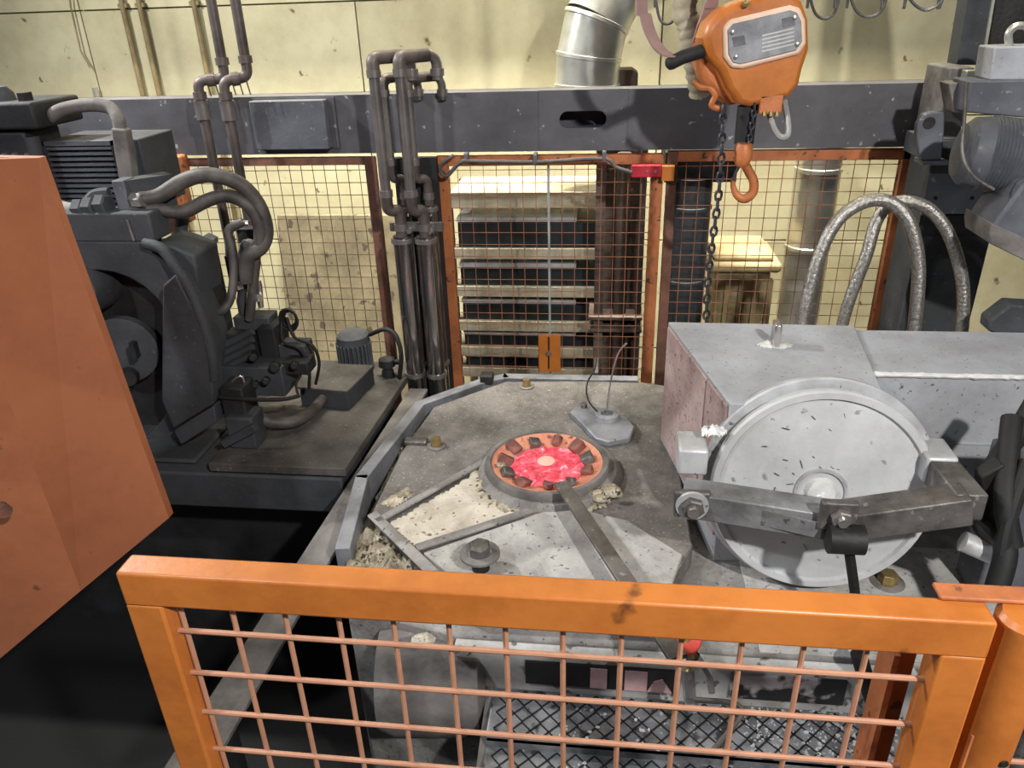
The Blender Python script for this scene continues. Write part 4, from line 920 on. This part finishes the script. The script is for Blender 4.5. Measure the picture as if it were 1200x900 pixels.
# ================================================================== RIGHT COLUMN AND FITTINGS
def right_column():
    Y = 3.32
    t = thing('machine_column', 'dark grey machine column at the right with a rounded lifting lug', 'column', (1.45, Y, 0))
    xl, xr = 1.285, 1.575
    MB().box(xl, xr, Y, Y+.25, 0, 2.28).build('body', 'charcoal', t, bev=.006)
    p, q = A(1072, 190, Y), A(1150, 252, Y)
    MB().box(xl-.01, xr+.02, Y-.015, Y, A(1100, 250, Y).z, 2.28).build('cover_plate', 'bluegrey', t, bev=.003)
    for px, py in ((1096, 232), (1139, 232)): MB().lathe(A(px, py, Y-.015), (0, -1, 0), [(0, .008), (.004, .007), (.004, 0)], 10).build('screw', 'iron_black', t)
    MB().box(xl-.005, xr+.01, Y-.008, Y, A(1100, 276, Y).z, A(1100, 252, Y).z).build('band', 'charcoal_dark', t)
    MB().box(xl-.03, xr+.05, Y-.02, Y+.26, 2.28, 2.36).build('upper_plate', 'charcoal', t)
    MB().box(A(1108, 80, 3.4).x, A(1136, 80, 3.4).x, 3.35, 3.6, 2.28, A(1120, 78, 3.4).z).build('end_block', 'dust_grey', t, bev=.006)
    MB().box(A(1128, 90, 3.33).x, A(1142, 90, 3.33).x, 3.3, 3.35, A(1130, 94, 3.33).z, A(1130, 82, 3.33).z).build('bright_block', 'galvanised', t, bev=.003)
    # lug
    P = [(1078, 188), (1074, 160), (1075, 145), (1082, 134), (1092, 131), (1107, 131), (1107, 150), (1104, 188)]
    lg = MB().prism([A(x, y, 3.24) for x, y in P], (0, .035, 0)).build('lifting_lug', 'bluegrey', t, bev=.006)
    MB().lathe(A(1089, 144, 3.238), (0, -1, 0), [(0, .022), (.002, .022), (.002, 0)], 20).build('lug_hole', 'iron_black', lg)
    MB().box(A(1078, 188, 3.27).x, A(1108, 188, 3.27).x, 3.24, 3.33, A(1090, 192, 3.27).z, A(1090, 187, 3.27).z).build('shelf', 'bluegrey', t)
    # upper mast
    m = thing('mast', 'dark inclined mast plate rising above the right column', 'column', A(1140, 75, 3.5))
    MB().prism([A(x, y, 3.5) for x, y in ((1121, 76), (1152, 76), (1210, -260), (1178, -260))], (0, .1, 0)).build('plate', 'charcoal', m)
    MB().prism([A(x, y, 3.49) for x, y in ((1150, 76), (1153, 76), (1210, -255), (1206, -255))], (0, .11, 0)).build('bright_edge', 'galvanised', m)
    MB().prism([A(x, y, 3.55) for x, y in ((1153, 95), (1240, 95), (1240, -250), (1206, -250))], (0, .1, 0)).build('dark_plate', 'iron_black', m)
    # horizontal arm
    a = thing('cross_arm', 'grey steel cross arm with a square block on it at the right edge', 'beam', A(1180, 130, 3.1))
    p, q = A(1136, 97, 3.1), A(1260, 138, 3.1)
    MB().prism([A(x, y, 3.1) for x, y in ((1137, 95), (1280, 92), (1280, 145), (1133, 132))], (0, .16, 0)).build('arm', 'bluegrey', a, bev=.006)
    MB().prism([A(x, y, 3.12) for x, y in ((1160, 94), (1166, 55), (1260, 52), (1260, 94))], (0, .14, 0)).build('block', 'hood_grey', a, bev=.006)
    sh = [A(1183, 56, 3.15), A(1182, 40, 3.15), A(1190, 31, 3.15), A(1202, 31, 3.15), A(1210, 40, 3.15), A(1210, 56, 3.15)]
    MB().tube(sh, .013, 10, sm=5).build('shackle', 'galvanised', a)
    MB().prism([A(x, y, 3.2) for x, y in ((1112, 98), (1137, 96), (1133, 134), (1118, 132))], (0, .1, 0)).build('gusset', 'dust_grey', a, bev=.004)
    # ribbed drum
    d = thing('bellows_duct', 'grey ribbed bellows cylinder below the cross arm at the right edge', 'duct', A(1165, 185, 2.9))
    c = A(1140, 178, 2.95); ax = V(1, -.15, -.12); prof = [(-.06, 0), (-.058, .05), (-.045, .09), (-.02, .115), (.02, .122)]
    for k in range(14): prof += [(.03+k*.012, .122), (.036+k*.012, .128)]
    prof += [(.22, .13), (.5, .135)]
    MB().lathe(c, ax, prof, 40).build('bellows', 'bluegrey', d, ang=20)
    MB().tube([A(1132, 98, 2.93), A(1130, 140, 2.86), A(1128, 180, 2.82), A(1140, 205, 2.8), A(1165, 222, 2.78)], .006, 8, sm=6).build('cable', 'iron', d)
    hd = thing('extraction_hood', 'grey funnel shaped hood below the bellows at the right edge', 'hood', A(1190, 280, 2.85))
    MB().prism([A(x, y, 2.75) for x, y in ((1162, 275), (1166, 262), (1200, 215), (1270, 190), (1270, 330), (1200, 305))], (0, .2, 0)).build('funnel', 'bluegrey', hd, bev=.01)
    MB().prism([A(x, y, 2.74) for x, y in ((1160, 272), (1163, 262), (1203, 280), (1270, 310), (1270, 330), (1202, 306), (1161, 286))], (0, .22, 0)).build('lip', 'dust_grey', hd, bev=.004)
    hx = [(1158, 388), (1160, 376), (1185, 357), (1230, 360), (1240, 400), (1200, 405)]
    tag(MB().prism([A(x, y, 2.72) for x, y in hx], (.0, .08, 0)).build('pipe_flange', 'charcoal', bev=.008), 'dark angular flange lying on the end of the grey arm', 'flange')
right_column()
braids = [([(938, 392, 2.86), (946, 350, 2.88), (960, 300, 2.9), (982, 258, 2.92), (1015, 236, 2.94), (1045, 238, 2.94), (1066, 262, 2.92), (1076, 305, 2.9), (1075, 350, 2.88), (1070, 395, 2.86)], .0245, 'front braided metal hose arching over the hood arm'),
          ([(984, 392, 2.98), (996, 350, 2.99), (1015, 300, 3.0), (1026, 262, 3.02), (1040, 242, 3.03), (1062, 236, 3.03), (1090, 246, 3.02), (1112, 275, 3.0), (1126, 320, 2.98), (1129, 360, 2.96), (1126, 398, 2.94)], .0235, 'rear braided metal hose arching toward the right column')]
for pts, r_, lab in braids:
    flexhose([A(*p) for p in pts], r_, 'braided_hose', lab, 'braid', .012, amp=.02, group='braided hoses')

# ================================================================== FOREGROUND GATE
def gate():
    Y = .75; T = .042
    xl = -.655; xr = .473; zt = 2.222
    t = thing('safety_gate', 'bright orange mesh gate across the foreground', 'gate', ((xl+xr)/2, Y, 1.25))
    MB().box(xl, xr, Y, Y+T, zt-.058, zt).build('top_rail', 'orange_paint', t, bev=.004)
    for x in (xl, xr-T-.012): MB().box(x, x+T+.012, Y+.0005, Y+T, 1.3, zt-.056).build('post', 'orange_paint', t, bev=.004)
    MB().box(xl, xr, Y, Y+T, 1.27, 1.27+T).build('bottom_rail', 'orange_paint', t, bev=.004)
    r_ = .0040; sp = .0782; x0 = xl+.061
    o = MB().tube([(x0, Y+.028, 1.29), (x0, Y+.028, zt-.054)], r_, 8).build('wire', 'wire_salmon', t)
    copies(o, [(sp*k, 0, 0) for k in range(1, 14)])
    z0 = A(190, 738, Y+.02).z
    o = MB().tube([(xl+T-.006, Y+.0215, z0), (xr-T-.004, Y+.0215, z0)], r_, 8).build('wire', 'wire_salmon', t)
    copies(o, [(0, 0, -.083*k) for k in range(1, 10)])
    # fixed frame post behind the gate's closing side
    p = thing('gate_post', 'orange fixed fence post right of the foreground gate', 'post', (xr+.05, Y+.02, 1.25))
    MB().lathe((xr+.042, Y+.02, 1.25), (0, 0, 1), [(0, 0), (0, .034), (.965, .034), (.972, .028), (.972, 0)], 24).build('tube', 'orange_paint', p)
    MB().box(xr-.055, xr+.16, Y+.034, Y+.062, zt+.001, zt+.007).build('top_strap', 'rust_orange', p, bev=.002)
    MB().box(xr+.012, xr+.02, Y+.0, Y+.05, 1.95, 2.03).build('hinge_leaf', 'rust_orange', p)
    for z in (2.13, 2.0): MB().lathe((xr+.052, Y-.0135, z), (.2, -1, 0), [(0, .006), (.002, .0055), (.002, 0)], 10).build('bolt_hole', 'iron_black', p)
    # neighbouring fence at the right edge
    f = thing('side_fence', 'orange mesh fence beyond the gate post at the right edge', 'fence', (xr+.4, Y+.05, 1.25))
    MB().box(xr+.08, xr+.9, Y+.02, Y+.062, zt-T, zt).build('top_rail', 'orange_paint', f, bev=.004)
    MB().box(xr+.86, xr+.9, Y+.021, Y+.061, 1.27, zt-T).build('post', 'orange_paint', f, bev=.004)
    o = MB().tube([(xr+.15, Y+.05, 1.29), (xr+.15, Y+.05, zt-.03)], r_, 8).build('wire', 'wire_salmon', f); copies(o, [(sp*k, 0, 0) for k in range(1, 9)])
    o = MB().tube([(xr+.07, Y+.0435, z0), (xr+.87, Y+.0435, z0)], r_, 8).build('wire', 'wire_salmon', f); copies(o, [(0, 0, -.083*k) for k in range(1, 10)])
    # second upright of the fixed frame seen behind the gate
    b = thing('stop_post', 'dark orange channel post behind the right upright of the gate', 'post', (xr-.06, Y+.1, 1.25))
    MB().box(xr-.078, xr-.07, Y+.06, Y+.1, 1.25, zt-.12).build('flange', 'rust_orange', b)
    MB().box(xr-.078, xr-.03, Y+.1, Y+.108, 1.25, zt-.12).build('web', 'rust_orange', b)
gate()
